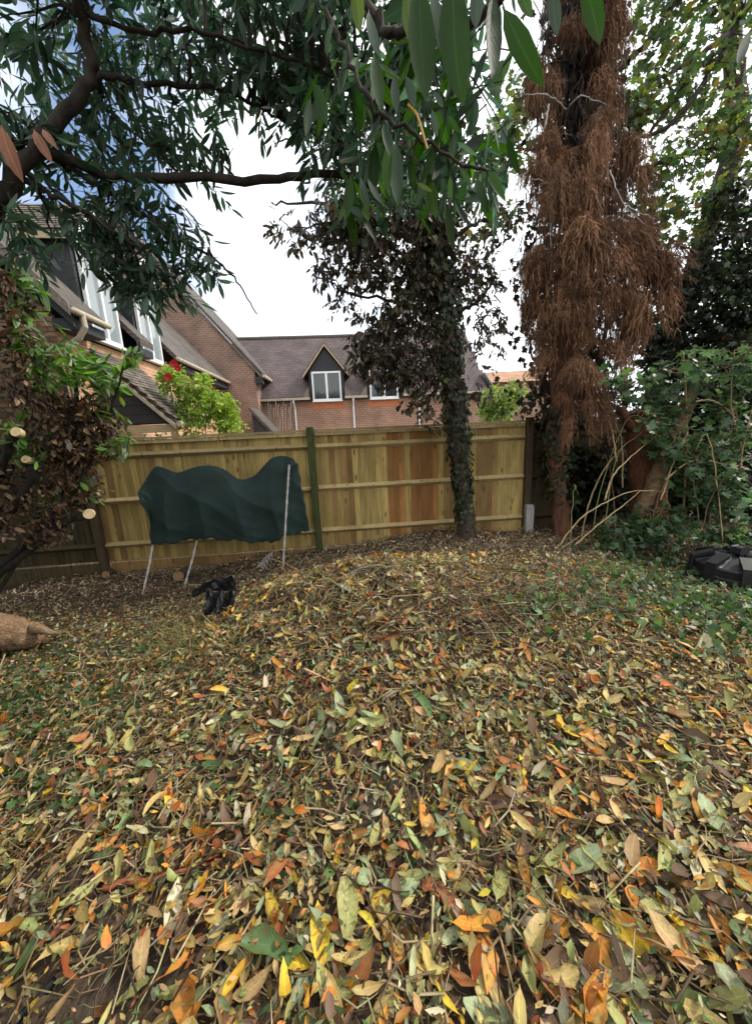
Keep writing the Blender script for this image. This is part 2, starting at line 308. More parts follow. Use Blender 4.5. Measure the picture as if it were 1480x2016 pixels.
M['grey_twig'] = rough_mat('grey_twig', (.24,.23,.21), (.42,.41,.38), .85, 20, bump=.3)
M['straw'] = rough_mat('straw', (.25,.17,.08), (.46,.35,.19), .8, 15, bump=.2, rnd=.35)
M['twig_brown'] = rough_mat('twig_brown', (.08,.045,.025), (.19,.11,.06), .85, 15, bump=.4, rnd=.4)
M['twig_green'] = rough_mat('twig_green', (.12,.13,.05), (.24,.23,.11), .7, 15, bump=.3, rnd=.3)
M['twig_red'] = rough_mat('twig_red', (.20,.055,.03), (.33,.11,.05), .7, 15, bump=.4)
M['plastic'] = rough_mat('black_plastic', (.007,.0075,.008), (.016,.017,.018), .5, 9, bump=.15, spec=.35)
M['bag'] = rough_mat('black_bag', (.010,.011,.012), (.020,.021,.023), .28, 12, bump=.6, bscale=30, spec=.6)
M['rod'] = rough_mat('pale_rod', (.38,.36,.32), (.62,.60,.56), .6, 30, bump=.2)
M['leaf'] = leaf_mat('leaf_blade', .5, .22, drift=.035, edge=.6)
M['leaf_obj'] = leaf_mat('fallen_leaf', .55, .15, 'obj', bfac=.6, bscale=22, drift=.04, edge=.75)
M['leaf_live'] = leaf_mat('laurel_leaf', .40, .45, 'attr', (.03,.04,.01), .35, spec=.45, vein=.01)
M['leaf_live_obj'] = leaf_mat('laurel_leaf_large', .5, .5, 'obj', (.03,.04,.01), .3, spec=.22, rib=1.5, vein=.008)
M['leaf_dead'] = leaf_mat('withered_leaf', .6, .2, 'attr', (.03,.02,.015), .5)
M['strand'] = rough_mat('dead_needles', (.095,.049,.027), (.235,.122,.063), .9, 5, bump=0, rnd=.5)
M['brick_red'] = brick_mat('brick_red', (.34,.155,.085), (.25,.115,.07), (.33,.27,.22))
M['brick_dark'] = brick_mat('brick_wing', (.27,.135,.085), (.19,.105,.075), (.26,.22,.18))
M['brick_orange'] = brick_mat('brick_orange', (.50,.24,.11), (.42,.19,.09), (.46,.38,.28))
M['brick'] = rough_mat('brick_single', (.14,.085,.05), (.22,.14,.085), .9, 14, bump=.5, rnd=.3)
M['mortar'] = rough_mat('mortar', (.24,.20,.14), (.32,.27,.19), .95, 25, bump=.4)
M['soldier'] = rough_mat('brick_arch', (.42,.15,.07), (.54,.21,.10), .85, 10, bump=.3, rnd=.2)
M['tile_x'] = brick_mat('roof_tiles_x', (.115,.085,.082), (.08,.06,.06), (.04,.03,.03), .165, .085, horiz='x', bump=.9, ms=.008)
M['tile_y'] = brick_mat('roof_tiles_y', (.105,.088,.075), (.075,.062,.054), (.035,.03,.026), .165, .085, horiz='y', bump=.9, ms=.008)
M['tile'] = rough_mat('roof_tile', (.09,.075,.06), (.17,.145,.12), .9, 9, bump=.4, rnd=.35)
M['tile_orange'] = brick_mat('roof_tiles_orange', (.40,.22,.12), (.32,.17,.09), (.2,.11,.06), .165, .085, horiz='x')
M['slate'] = rough_mat('dark_cladding', (.018,.02,.024), (.034,.037,.042), .7, 5, (1,1,6), .3, spec=.4)
M['white'] = rough_mat('white_frame', (.68,.69,.68), (.80,.81,.80), .45, 5, bump=.05)
M['cream'] = rough_mat('cream_gutter', (.34,.29,.21), (.48,.42,.32), .6, 8, bump=.1)
M['timber'] = rough_mat('tan_timber', (.34,.26,.15), (.48,.38,.24), .75, 6, (1,1,6), .2)
M['verge'] = rough_mat('verge_mortar', (.11,.09,.07), (.23,.20,.16), .9, 16, bump=.5)
M['glass'] = glass_mat('window_glass')
M['glass_pale'] = glass_mat('window_glass_pale', (.22,.26,.27), .08)
M['curtain'] = rough_mat('interior', (.10,.08,.05), (.32,.25,.15), .9, 3, bump=0)
M['paving'] = rough_mat('paving', (.36,.34,.30), (.50,.47,.42), .9, 3, bump=.2)
M['bloom'] = rough_mat('red_petals', (.42,.012,.012), (.62,.03,.03), .6, 20, bump=.2)

# shade netting: dark woven green, slightly see-through
mt, nt, p, out = base_mat('shade_netting'); L = nt.links.new
tcn = N(nt, 'ShaderNodeTexCoord'); nn = N(nt, 'ShaderNodeTexNoise'); nn.inputs['Scale'].default_value = 3.5; nn.inputs['Detail'].default_value = 6; L(tcn.outputs['Object'], nn.inputs[0])
cr = N(nt, 'ShaderNodeValToRGB'); cr.color_ramp.elements[0].color = (.0042,.018,.0145,1); cr.color_ramp.elements[1].color = (.010,.036,.030,1); cr.color_ramp.elements[0].position = .35; cr.color_ramp.elements[1].position = .7; L(nn.outputs['Fac'], cr.inputs[0]); L(cr.outputs[0], p.inputs['Base Color'])
p.inputs['Roughness'].default_value = .75
wv = N(nt, 'ShaderNodeTexWave'); wv.inputs['Scale'].default_value = 120; wv.bands_direction = 'Z'; L(tcn.outputs['Object'], wv.inputs[0])
bm_ = N(nt, 'ShaderNodeBump'); bm_.inputs['Strength'].default_value = .4; bm_.inputs['Distance'].default_value = .002; L(wv.outputs['Fac'], bm_.inputs['Height']); L(bm_.outputs[0], p.inputs['Normal'])
tp = N(nt, 'ShaderNodeBsdfTransparent'); ms_ = N(nt, 'ShaderNodeMixShader'); ms_.inputs[0].default_value = .07; L(p.outputs[0], ms_.inputs[1]); L(tp.outputs[0], ms_.inputs[2]); L(ms_.outputs[0], out.inputs[0]); M['net'] = mt

# ------------------------------------------------------------------ leaf shapes and scattering
def blade(rows, widths, fold=.25, curl=.3, twist=0.0, side=0.0, wid=.3, crum=0.0, seed=0):
    """laurel-like blade along +x, unit length; three vertices per row"""
    V = []; LP = []; r_ = np.random.default_rng(seed)
    for t, wd in zip(rows, widths):
        ang = curl*(t-.3); x = t-.5 if abs(curl) < 1e-3 else math.sin(curl*(t-.5))/curl; z = 0 if abs(curl) < 1e-3 else (1-math.cos(curl*(t-.5)))/curl
        h = wid*.5*wd*(1+crum*r_.normal()*2.2); tw = twist*(t-.5)
        for s in (-1, 0, 1):
            y = s*h; zz = abs(s)*h*fold + s*h*math.sin(tw); V.append((x, y*math.cos(tw)+side*(t-.5)**2, z+zz+crum*.55*r_.normal())); LP.append((t, s, 0))
    F = []
    for i in range(len(rows)-1):
        a = 3*i
        F += [(a, a+3, a+4, a+1), (a+1, a+4, a+5, a+2)]
    return np.array(V), np.array(F), np.array(LP)
R6 = [0,.06,.22,.45,.68,.87,1]; W6 = [.07,.12,.7,1,.88,.5,.02]
R4 = [0,.3,.68,1]; W4 = [.08,.95,.85,.04]
TB = [blade(R6, W6, f, c, t, s, wd) for f, c, t, s, wd in [(.3,.5,0,0,.34),(.15,-.4,.5,.3,.36),(.5,.9,.4,-.2,.32),(.2,.2,-.6,.2,.40),(.7,1.3,.3,.1,.36),(.1,-.9,.2,-.3,.33),(.35,.3,.9,.4,.30),(.25,.1,.2,0,.42),(.9,.5,-.3,.5,.4),(.2,-1.6,.4,.2,.36)]]
W7 = [.2,.4,.85,1,.92,.7,.35]; W8 = [.04,.15,.5,.75,1,.85,.08]
TB = [blade(R6, W6, f, c, t, s, wd*.78, .04, 50+i) for i, (f, c, t, s, wd) in enumerate([(.3,.5,0,0,.34),(.15,-.4,.5,.3,.36),(.5,.9,.4,-.2,.32),(.2,.2,-.6,.2,.40),(.7,1.3,.3,.1,.36),(.1,-.9,.2,-.3,.33),(.35,.3,.9,.4,.30),(.25,.1,.2,0,.42),(.9,.5,-.3,.5,.4),(.2,-1.6,.4,.2,.36)])]
TB += [blade(R6, W7, .5, .8, .3, .2, .42, .08, 71), blade(R6, W8, .3, -.6, .5, .3, .40, .06, 72), blade(R6, W7, 1.2, .4, -.5, .4, .36, .07, 73), blade(R6, W8, .2, 1.8, .4, 0, .36, .06, 74)]
TH = [blade(R6, W6, f, c, t, s, wd) for f, c, t, s, wd in [(.25,.25,0,0,.25),(.15,-.35,.3,.1,.23),(.4,.5,-.3,-.1,.27),(.2,.1,.4,.15,.24),(.3,.7,.1,0,.22)]]
TS = [blade(R4, W4, f, c, t, s, wd) for f, c, t, s, wd in [(.3,.4,0,0,.34),(.2,-.5,.5,.3,.4),(.5,1.0,.4,-.2,.36),(.2,.2,-.6,.2,.5),(.6,-1,.3,0,.45)]]
def lobed(seed, pts, fold=.15):
    r = np.random.default_rng(seed); V = [(0, 0, 0)]; LP = [(0, 0, 0)]
    n = len(pts)
    for (a, rad) in pts:
        a = math.radians(a); rad *= 1+r.normal()*.06; V.append((rad*math.cos(a), rad*math.sin(a), fold*abs(math.sin(a))*rad + r.normal()*.05)); LP.append((rad, .6, 0))
    F = [(0, i, i+1) for i in range(1, n)] + [(0, n, 1)]
    F = [(a, b, c, c) for a, b, c in F]
    V = np.array(V); V[:, 0] += .35
    return V, np.array([(a, b, c) for a, b, c, _ in F]), np.array(LP)
IVY = [(0,.62),(22,.36),(50,.52),(78,.30),(115,.42),(160,.34),(200,.34),(245,.42),(282,.30),(310,.52),(338,.36)]
MAP = [(0,.7),(14,.42),(24,.40),(42,.62),(60,.34),(88,.50),(130,.26),(180,.12),(230,.26),(272,.50),(300,.34),(318,.62),(336,.40),(346,.42)]
TI = [lobed(i, IVY, f) for i, f in enumerate((.15,-.2,.3,.05))]
TM = [lobed(i+9, MAP, f) for i, f in enumerate((.2,-.25,.35,.05))]
def frames(d, n):
    d = norm(d); y = norm(np.cross(n, d)); z = np.cross(d, y)
    return np.stack([d, y, z], -1)              # columns
def scatter(tm, pos, R, size, col, wscale=None):
    """joins many blades into one vertex/face array; returns V, F, attrs"""
    k = rng.integers(0, len(tm), len(pos)); Vs = []; Fs = []; C = []; LPs = []; n = 0
    for i, (tv, tf, lp) in enumerate(tm):
        s = np.where(k == i)[0]
        if not len(s): continue
        v = tv[None]*size[s, None, None]
        if wscale is not None: v = v*np.stack([np.ones(len(s)), wscale[s], np.ones(len(s))], -1)[:, None]
        v = np.einsum('nij,nvj->nvi', R[s], v) + pos[s, None]
        Vs.append(v.reshape(-1, 3)); m_ = len(tv)
        Fs.append((tf[None]+(np.arange(len(s))*m_)[:, None, None]+n).reshape(-1, tf.shape[1])); n += m_*len(s)
        C.append(np.repeat(np.concatenate([col[s], np.ones((len(s), 1))], 1), m_, 0)); LPs.append(np.tile(lp, (len(s), 1)))
    return np.concatenate(Vs), np.concatenate(Fs), {'Col': np.concatenate(C), 'lp': np.concatenate(LPs)}
def pick(pal, wts, n, var=.22):
    pal = np.array(pal); wts = np.array(wts, float); c = pal[rng.choice(len(pal), n, p=wts/wts.sum())]
    return np.clip(c*(1+rng.normal(size=(n, 1))*var)*(1+rng.normal(size=(n, 3))*.06), .004, .9)
def cloud_pts(cl):
    """points spread through ellipsoids; (px,py,D,rx,ry,rD,n) says where in the photograph and how far off each one is"""
    P = []
    for px, py, D, rx, ry, rD, n in cl:
        c = at(px, py, D); dep = (c-EYE)@FW
        u = rng.normal(size=(n, 3)); u = u/np.linalg.norm(u, axis=1, keepdims=True)*rng.random((n, 1))**.45
        P.append(c + u*np.array([rx*dep/FPX, rD, ry*dep/FPX]))
    return np.concatenate(P)
def twigs(C, ln, nl, size, droop, spread=.9, outward=None, svar=.25, tr=.003):
    """for every centre a little twig with leaves on both sides; returns leaf pos, frames, sizes and the twig tubes"""
    pos = []; dd = []; nn_ = []; sz = []; tubes = []
    for c in C:
        d = rng.normal(size=3); d[2] = d[2]*.5-.25; 
        if outward is not None: d += norm(c-outward)*1.1
        d = norm(d); l = ln*rng.uniform(.6, 1.3); s = norm(np.cross(d, rng.normal(size=3)))
        n_ = max(3, int(nl*rng.uniform(.7, 1.3)))
        p0 = c-d*l*.4
        pts = [p0+d*l*t+np.array([0, 0, -.25*l*t*t]) for t in (0, .5, 1)]
        tubes.append(tube(np.array(pts), [tr, tr*.7, tr*.4], 3, caps=False))
        for i in range(n_):
            t = (i+.5)/n_; sg = 1 if i % 2 else -1
            ld = norm(d*.7 + s*sg*spread*(1-.5*t) + rng.normal(size=3)*.25 + np.array([0, 0, -droop]))
            L_ = size*max(.4, 1+rng.normal()*svar)
            b = p0+d*l*t+np.array([0, 0, -.25*l*t*t])
            nv = np.array([0, 0, 1.])+rng.normal(size=3)*.45
            if abs(ld[2]) > .8: nv = np.array([rng.normal(), -.8+rng.normal()*.6, .4])
            pos.append(b+ld*L_*.5); dd.append(ld); nn_.append(nv); sz.append(L_)
    return np.array(pos), frames(np.array(dd), np.array(nn_)), np.array(sz), J(*tubes)

# ------------------------------------------------------------------ ground: one sheet to the horizon
def lines(core0, core1, step, far):
    c = list(np.arange(core0, core1+1e-6, step)); a = core1; s = step
    while a < far: s *= 1.35; a += s; c.append(a)
    a = core0; s = step
    while a > -far: s *= 1.35; a -= s; c.insert(0, a)
    return np.array(c)
gx = lines(-6, 6, .06, 400); gy = lines(-.6, 6.6, .06, 400)
GX, GY = np.meshgrid(gx, gy); GZ = T(GX, GY)
Vg = np.stack([GX, GY, GZ], -1).reshape(-1, 3); nx = len(gx); ny = len(gy)
ii, jj = np.meshgrid(np.arange(nx-1), np.arange(ny-1)); a_ = (jj*nx+ii).ravel()
mk('ground', Vg, np.stack([a_, a_+1, a_+nx+1, a_+nx], -1), M['soil'], kind='structure', smooth=True)

mk('paving', [(-9,6.3,-.2),(9,6.3,-.2),(9,16,-.3),(-9,16,-.3)], [(0,1,2,3)], M['paving'], kind='structure')
# ------------------------------------------------------------------ houses
def hpart(name, vf, mat, parent, smooth=False):
    return mk(name, vf[0], vf[1], mat, parent, local=True, smooth=smooth)
def frame_axis(o): return o
def window(parent, x0, x1, z0, z1, axis, pos, out, bars=1, glass=None, transom=False, t=.055):
    """casement window in a house's own frame; axis 0: the wall runs along x and faces -y / 1: the wall runs along y and faces +x"""
    def b(u0, u1, w0, w1, d0, d1):
        d0, d1 = sorted((pos+out*d0, pos+out*d1))
        return box(u0, u1, d0, d1, w0, w1) if axis == 0 else box(d0, d1, u0, u1, w0, w1)
    wd = hpart('window', J(b(x0-.02, x1+.02, z0-.05, z0, -.01, .10)), M['white'], parent)      # sill board carries the frame
    hpart('frame', J(b(x0, x1, z0, z0+t, 0, .06), b(x0, x1, z1-t, z1, 0, .06), b(x0, x0+t, z0+t, z1-t, 0, .06), b(x1-t, x1, z0+t, z1-t, 0, .06)), M['white'], wd)
    us = np.linspace(x0+t, x1-t, bars+2)
    for k in range(bars): hpart('mullion', b(us[k+1]-t*.6, us[k+1]+t*.6, z0+t, z1-t, .003, .066), M['white'], wd)
    zt = z1-t-.18*(z1-z0) if transom else z1-t
    if transom: hpart('transom', b(x0+t, x1-t, zt-.02, zt+.02, .004, .062), M['white'], wd)
    for k in range(bars+1):
        u0, u1 = us[k]+(t*.6 if k else 0), us[k+1]-(t*.6 if k < bars else 0)
        hpart('pane', b(u0, u1, z0+t, z1-t, .012, .022), glass or M['glass'], wd)
    return wd
def pipe(P, r=.035, n=8): return tube(np.array(P, float), r, n)

# --- house across the way: local x along its front, local y away from the camera, z up
hc = at(515, 783, 16.3); RH = math.radians(4.0)
far = thing('brick_house', 'long brick house with purple-brown tiled roof and gabled dormer windows, facing the fence', 'house', (hc[0], hc[1], -.6), rz=RH)
z0 = .6; EV = 3.10+z0-.02; RG = 6.05+z0; BK = 2.75; WX = 9.35
hpart('wall', J(box(-.6, WX, 0, .25, 0, EV), box(WX-.25, WX, .25, BK*2, 0, EV), box(-.6, WX, BK*2-.25, BK*2, 0, EV), prism([(0, EV), (BK*2, EV), (BK, RG-.12)], 0, WX-.25, WX-.01)), M['brick_red'], far)
rf = hpart('roof', prism([(.95, EV+1.13), (.95, EV+1.25), (BK, RG), (BK*2+.3, EV+.02), (BK*2+.3, EV-.10), (BK, RG-.12)], 0, -1.6, WX+.12), M['tile_x'], far)
for xa, xb in ((-1.6, 1.99), (3.45, 4.37), (5.83, WX+.12)): hpart('roof_eave', prism([(-.32, EV-.10), (-.32, EV+.015), (.96, EV+1.253), (.96, EV+1.12)], 0, xa, xb), M['tile_x'], rf)
hpart('ridge_tiles', tube(np.array([(x, BK, RG+.0) for x in np.linspace(-1.6, WX+.12, 30)]), .09, 8), M['tile'], rf)
for xa, xb in ((-.5, 2.0), (3.44, 4.38), (5.82, WX+.1)):
    hpart('gutter', box(xa, xb, -.43, -.325, EV-.12, EV-.03), M['cream'], far); hpart('soffit', box(xa, xb, -.31, -.003, EV-.16, EV-.115), M['slate'], far)
for x in (1.33, 3.78, 6.6): hpart('downpipe', pipe([(x, -.38, EV-.1), (x, -.36, EV-.2), (x, -.06, EV-.42), (x, -.06, 0)], .04), M['white'], far)
def dormer(cx):
    w2 = .60; zs = EV-.16; zt = zs+1.15; pk = zt+1.0
    d = hpart('dormer', box(cx-w2-.12, cx-w2-.03, -.06, 1.2, zs, zt), M['slate'], far); hpart('cheek', box(cx+w2+.03, cx+w2+.12, -.06, 1.2, zs, zt), M['slate'], d)
    hpart('gable', prism([(cx-w2-.1, zt+.01), (cx+w2+.1, zt+.01), (cx, pk-.1)], 1, -.10, -.05), M['slate'], d)
    hpart('dormer_roof', J(prism([(cx-w2-.34, zt-.22), (cx, pk), (cx, pk+.1), (cx-w2-.40, zt-.14)], 1, -.20, BK-.4), prism([(cx+w2+.34, zt-.22), (cx+w2+.40, zt-.14), (cx, pk+.1), (cx, pk)], 1, -.20, BK-.4)), M['tile_y'], d)
    hpart('verge_board', J(prism([(cx-w2-.36, zt-.26), (cx, pk-.03), (cx, pk+.05), (cx-w2-.36, zt-.16)], 1, -.235, -.205), prism([(cx+w2+.36, zt-.26), (cx+w2+.36, zt-.16), (cx, pk+.05), (cx, pk-.03)], 1, -.235, -.205)), M['timber'], d)
    wd = window(far, cx-w2, cx+w2, zs, zt, 0, -.10, -1, bars=1, t=.07)
    for k in (-.3, .25): hpart('blind', box(cx+k-.2, cx+k+.22, -.02, .0, zs+.1, zs+.28), M['curtain'], wd)
    a = hpart('brick_arch', box(cx-w2-.1, cx+w2+.1, -.015, .1, zs-.32, zs-.07), M['soldier'], far)
    for sx in (-1, 1): hpart('flashing', prism([(cx+sx*(w2+.13), EV-.02), (cx+sx*(w2+.42), EV-.02), (cx+sx*(w2+.15), EV+.38)] if sx > 0 else [(cx+sx*(w2+.13), EV-.02), (cx+sx*(w2+.15), EV+.38), (cx+sx*(w2+.42), EV-.02)], 1, -.33, -.30), M['verge'], d)
dormer(2.72); dormer(5.10)
sk = hpart('rooflight', prism([(.30+0, EV+.72), (.95, EV+1.42), (.91, EV+1.47), (.26, EV+.77)], 0, 6.55, 7.35), M['slate'], rf)
hpart('pane', prism([(.36, EV+.87), (.86, EV+1.41), (.85, EV+1.425), (.35, EV+.885)], 0, 6.62, 7.28), M['glass_pale'], sk)
# lean-to glass roof on its right-hand end
lt = hpart('lean_to', J(box(WX+.003, WX+1.0, .3, .45, 0, 2.2)), M['brick_red'], far)
hpart('glass_roof', prism([(WX+.05, 4.35), (WX+1.25, 2.65), (WX+1.25, 2.70), (WX+.05, 4.42)], 1, -.2, 3.2), M['glass_pale'], lt)
hpart('gutter', box(WX+1.2, WX+1.3, -.25, 3.2, 2.55, 2.64), M['white'], lt)

# --- gabled wing to the left of it
wc = at(500, 722, 15.4)
wing = thing('brick_wing', 'plain brick gable end with a steep verge, left of the house with the dormers', 'house', (wc[0], wc[1], -.6), rz=RH)
EW = wc[2]+.6; HW = 4.6; PK = EW+HW*1.2
hpart('wall', prism([(0, 0), (0, EW-.15), (-HW, PK-.15), (-2*HW, EW-.15), (-2*HW, 0)], 1, 0, .25), M['brick_dark'], wing)
hpart('side_wall', box(-.25, -.002, .25, 6.0, 0, EW-.2), M['brick_dark'], wing)
wr = hpart('roof', prism([(.28, EW-.34), (-HW, PK), (-2*HW-.28, EW-.34), (-2*HW-.28, EW-.20), (-HW, PK+.14), (.28, EW-.20)], 1, -.06, 6.2), M['tile_y'], wing)
hpart('verge_board', prism([(.26, EW-.44), (-HW, PK-.09), (-HW, PK+.0), (.26, EW-.34)], 1, -.075, -.02), M['verge'], wr)
hpart('gutter', box(.29, .40, -.1, 6.2, EW-.40, EW-.30), M['cream'], wr)
hpart('bargeboard_end', box(.0, .27, -.10, .3, EW-.62, EW-.38), M['slate'], wr)
# lean-to canopy beside the wing
cw = at(505, 800, 14.0)
can = thing('lean_to_porch', 'small dark lean-to canopy at the foot of the plain gable end', 'porch', (cw[0], cw[1], -.6), rz=RH)
hpart('side_panel', prism([(-.2, 1.6), (1.0, 1.6), (-.2, 3.1)], 1, 0, .06), M['slate'], can)
hpart('roof', prism([(-.25, 3.1), (1.1, 1.5), (1.1, 1.62), (-.25, 3.24)], 1, -.1, 1.6), M['tile_y'], can)
hpart('post', box(.9, 1.0, 0, .1, 0, 1.59), M['timber'], can)

# --- near house on the left: its front wall recedes; local x = to the right of the wall, local y = along the wall
LO = np.array([-4.95, 6.5, 0.0]); aL = math.atan2(.1, 1.0)
near = thing('brick_cottage', 'brick house close behind the fence on the left, with white dormer windows and gutter', 'house', (LO[0], LO[1], -.6), rz=aL)
EL = 3.80+.6; SLP = 1.12; W2 = 3.6; PKL = EL+W2*SLP; LY = 9.0
hpart('wall', box(-.25, 0, .02, LY, 0, EL-.36), M['brick_orange'], near)
gw = hpart('gable_wall', prism([(0, 0), (0, EL-.25), (-W2, PKL-.25), (-2*W2, EL-.25), (-2*W2, 0)], 1, 0.006, .25), M['mortar'], near)
bme = mesh('brick', *box(-.107, .107, -.012, .02, -.0325, .0325), M['brick']); hbe = mesh('half_brick', *box(-.051, .051, -.012, .02, -.0325, .0325), M['brick'])
nb = 0
for r in range(38):                                 # the stretch of gable that shows past the fence and the leaves
    z = 1.85+r*.075; x = -.11-(.1125 if r % 2 else 0)
    if r % 2:
        o = bpy.data.objects.new('brick', hbe); COL.objects.link(o); o.parent = gw; o.location = (-.054, 0, z); nb += 1
    while x > -1.75:
        if z < EL-.32-x*SLP:
            o = bpy.data.objects.new('brick', bme); COL.objects.link(o); o.parent = gw; o.location = (x-.003, random.uniform(-.003, .003), z); nb += 1
        x -= .225
nr = hpart('roof', prism([(-1.1, EL+1.436), (-W2, PKL+.0), (-2*W2-.3, EL-.20), (-2*W2-.3, EL-.06), (-W2, PKL+.14), (-1.1, EL+1.576)], 1, -.16, LY), M['tile_y'], near)
for ya, yb in ((-.16, .78), (2.02, 2.62), (3.93, LY)): hpart('roof_eave', prism([(.36, EL-.20), (-1.11, EL+1.43), (-1.11, EL+1.58), (.36, EL-.06)], 1, ya, yb), M['tile_y'], nr)
hpart('verge_board', prism([(.34, EL-.36), (-W2, PKL-.14), (-W2, PKL-.005), (.34, EL-.205)], 1, -.10, -.05), M['slate'], nr)
hpart('verge', prism([(.37, EL-.22), (-W2, PKL-.02), (-W2, PKL+.17), (.37, EL-.03)], 1, -.20, -.163), M['verge'], nr)
for ya, yb in ((-.04, .77), (2.03, 2.61), (3.94, LY)):
    hpart('soffit', box(.003, .33, ya, yb, EL-.38, EL-.225), M['slate'], near); (hpart('gutter', tube(np.array([(.42, y_, EL-.15) for y_ in np.linspace(ya-.14, yb, 10)]), .05, 8), M['cream'], near, True) if ya != 2.03 else None)
hpart('downpipe', pipe([(.42, .02, EL-.14), (.43, .03, EL-.34), (.30, .05, EL-.5), (.06, .08, EL-.62), (.055, .08, EL-.8), (.055, .08, 0)], .045), M['cream'], near)
def dormer_side(y0, y1, tiles):
    zs = EL-.28; zt = zs+1.58; cy = (y0+y1)/2; hw = (y1-y0)/2; pk = zt+hw*1.15+.1
    d = hpart('dormer', box(-1.25, .0, y0-.10, y0-.02, zs-.1, zt), M['slate'], near); hpart('cheek', box(-1.25, .0, y1+.02, y1+.10, zs-.1, zt), M['slate'], d)
    hpart('gable', prism([(y0-.08, zt+.01), (y1+.08, zt+.01), (cy, pk-.1)], 0, .0, .05), M['slate'], d)
    dr = hpart('dormer_roof', J(prism([(y0-.22, zt-.06), (cy, pk), (cy, pk+.09), (y0-.22, zt+.03)], 0, -2.2, .16), prism([(y1+.22, zt-.06), (y1+.22, zt+.03), (cy, pk+.09), (cy, pk)], 0, -2.2, .16)), M['tile_x'], d)
    hpart('fascia', box(-1.4, .14, y0-.245, y0-.222, zt-.10, zt-.0), M['timber'], dr)
    hpart('verge_board', J(prism([(y0-.22, zt-.12), (cy, pk-.06), (cy, pk+.03), (y0-.22, zt-.03)], 0, .163, .19), prism([(y1+.22, zt-.12), (y1+.22, zt-.03), (cy, pk+.03), (cy, pk-.06)], 0, .163, .19)), M['white'], dr)
    if tiles:
        tme = mesh('tile', *box(-.08, .08, -.11, .0, -.006, .009), M['tile']); sl = math.atan2(pk-zt, hw+.2)
        k = 0; L_ = math.hypot(hw+.22, pk+.09-zt-.03)
        for r in range(int(L_/.085)):
            f = (r+.5)*.085/L_; yy = y0-.22+f*(hw+.22); zz = zt+.045+f*(pk+.06-zt)
            for c in range(9):
                o = bpy.data.objects.new('tile', tme); COL.objects.link(o); o.parent = dr
                o.location = (.07-c*.166-(.083 if r % 2 else 0), yy+.05, zz+.05); o.rotation_euler = (sl-.13+random.uniform(-.03, .03), 0, random.uniform(-.02, .02))
    window(near, y0, y1, zs, zt, 1, .02, 1, bars=1, glass=M['glass_pale'])
    return d
dormer_side(.90, 1.88, True); dormer_side(2.76, 3.78, False)

# --- lean-to porch on the near house
PO = at(345, 829, 7.5)
por = thing('tiled_porch', 'low tiled lean-to porch with black boarded side, just above the left fence panel', 'porch', (PO[0], PO[1], -.6), rz=aL)
ez = PO[2]+.6; PW = 1.16; PL_ = 1.35; ph = 1.22
for k in range(7):
    za = ez-.02+k*ph/7*.97; xa = -.06-(za-ez+.05)*PW/ph
    hpart('side_board', prism([(-PW, za), (xa+.02, za), (xa-ph/7*PW/ph+.02, za+ph/7*.93), (-PW, za+ph/7*.93)] if k < 6 else [(-PW, za), (xa, za), (-PW, za+.12)], 1, .0+.004*(k % 2), .05), M['slate'], por)
hpart('side_panel', prism([(-PW, ez-.04), (-.03, ez-.04), (-PW, ez+ph-.06)], 1, .055, .09), M['slate'], por)
pr = hpart('roof', prism([(.06, ez-.06), (-PW-.1, ez+ph+.04), (-PW-.1, ez+ph+.11), (.06, ez+.01)], 1, -.10, PL_), M['tile_y'], por)
ptm = mesh('tile', *box(-.11, .0, -.08, .08, -.006, .010), M['tile']); sl = math.atan2(ph+.1, PW+.16); L_ = math.hypot(ph+.1, PW+.16)
for r in range(int(L_/.095)):
    f = (r+.3)*.095/L_
    for c in range(9):
        o = bpy.data.objects.new('tile', ptm); COL.objects.link(o); o.parent = pr
        o.location = (.08-f*(PW+.16), -.02+c*.166-(.083 if r % 2 else 0), ez+.03+f*(ph+.1)); o.rotation_euler = (0, sl-.14+random.uniform(-.03, .03), random.uniform(-.02, .02))
hpart('verge_board', prism([(.05, ez-.15), (-PW-.1, ez+ph-.06), (-PW-.1, ez+ph+.035), (.05, ez-.065)], 1, -.135, -.105), M['cream'], pr)
hpart('gutter', tube(np.array([(.12, y, ez-.05) for y in np.linspace(-.16, PL_, 8)]), .05, 8), M['cream'], pr)
hpart('beam', box(-PW, .0, .01, .10, ez-.20, ez-.05), M['timber'], por)
hpart('post', box(-.12, -.02, .01, .1, 0, ez-.21), M['timber'], por)
hpart('brace', prism([(-.72, ez-.21), (-.60, ez-.21), (-.80, ez-.62), (-.92, ez-.62)], 1, .02, .09), M['timber'], por)

# --- a farther roof over the fence on the right
oc = at(945, 748, 24)
oth = thing('distant_house', 'far house with orange tiled roof showing above the fence, left of the brown conifer', 'house', (oc[0], oc[1], -.6))
hpart('wall', box(-1.2, 5, 0, 5, 0, oc[2]+.4), M['brick_red'], oth)
orf = hpart('roof', prism([(-.3, oc[2]+.4), (2.5, oc[2]+1.35), (5.3, oc[2]+.4)], 0, -1.2, 5.2), M['tile_orange'], oth)
hpart('chimney', box(.1, .5, 1.2, 1.6, oc[2]+.6, oc[2]+1.35), M['brick_red'], orf)

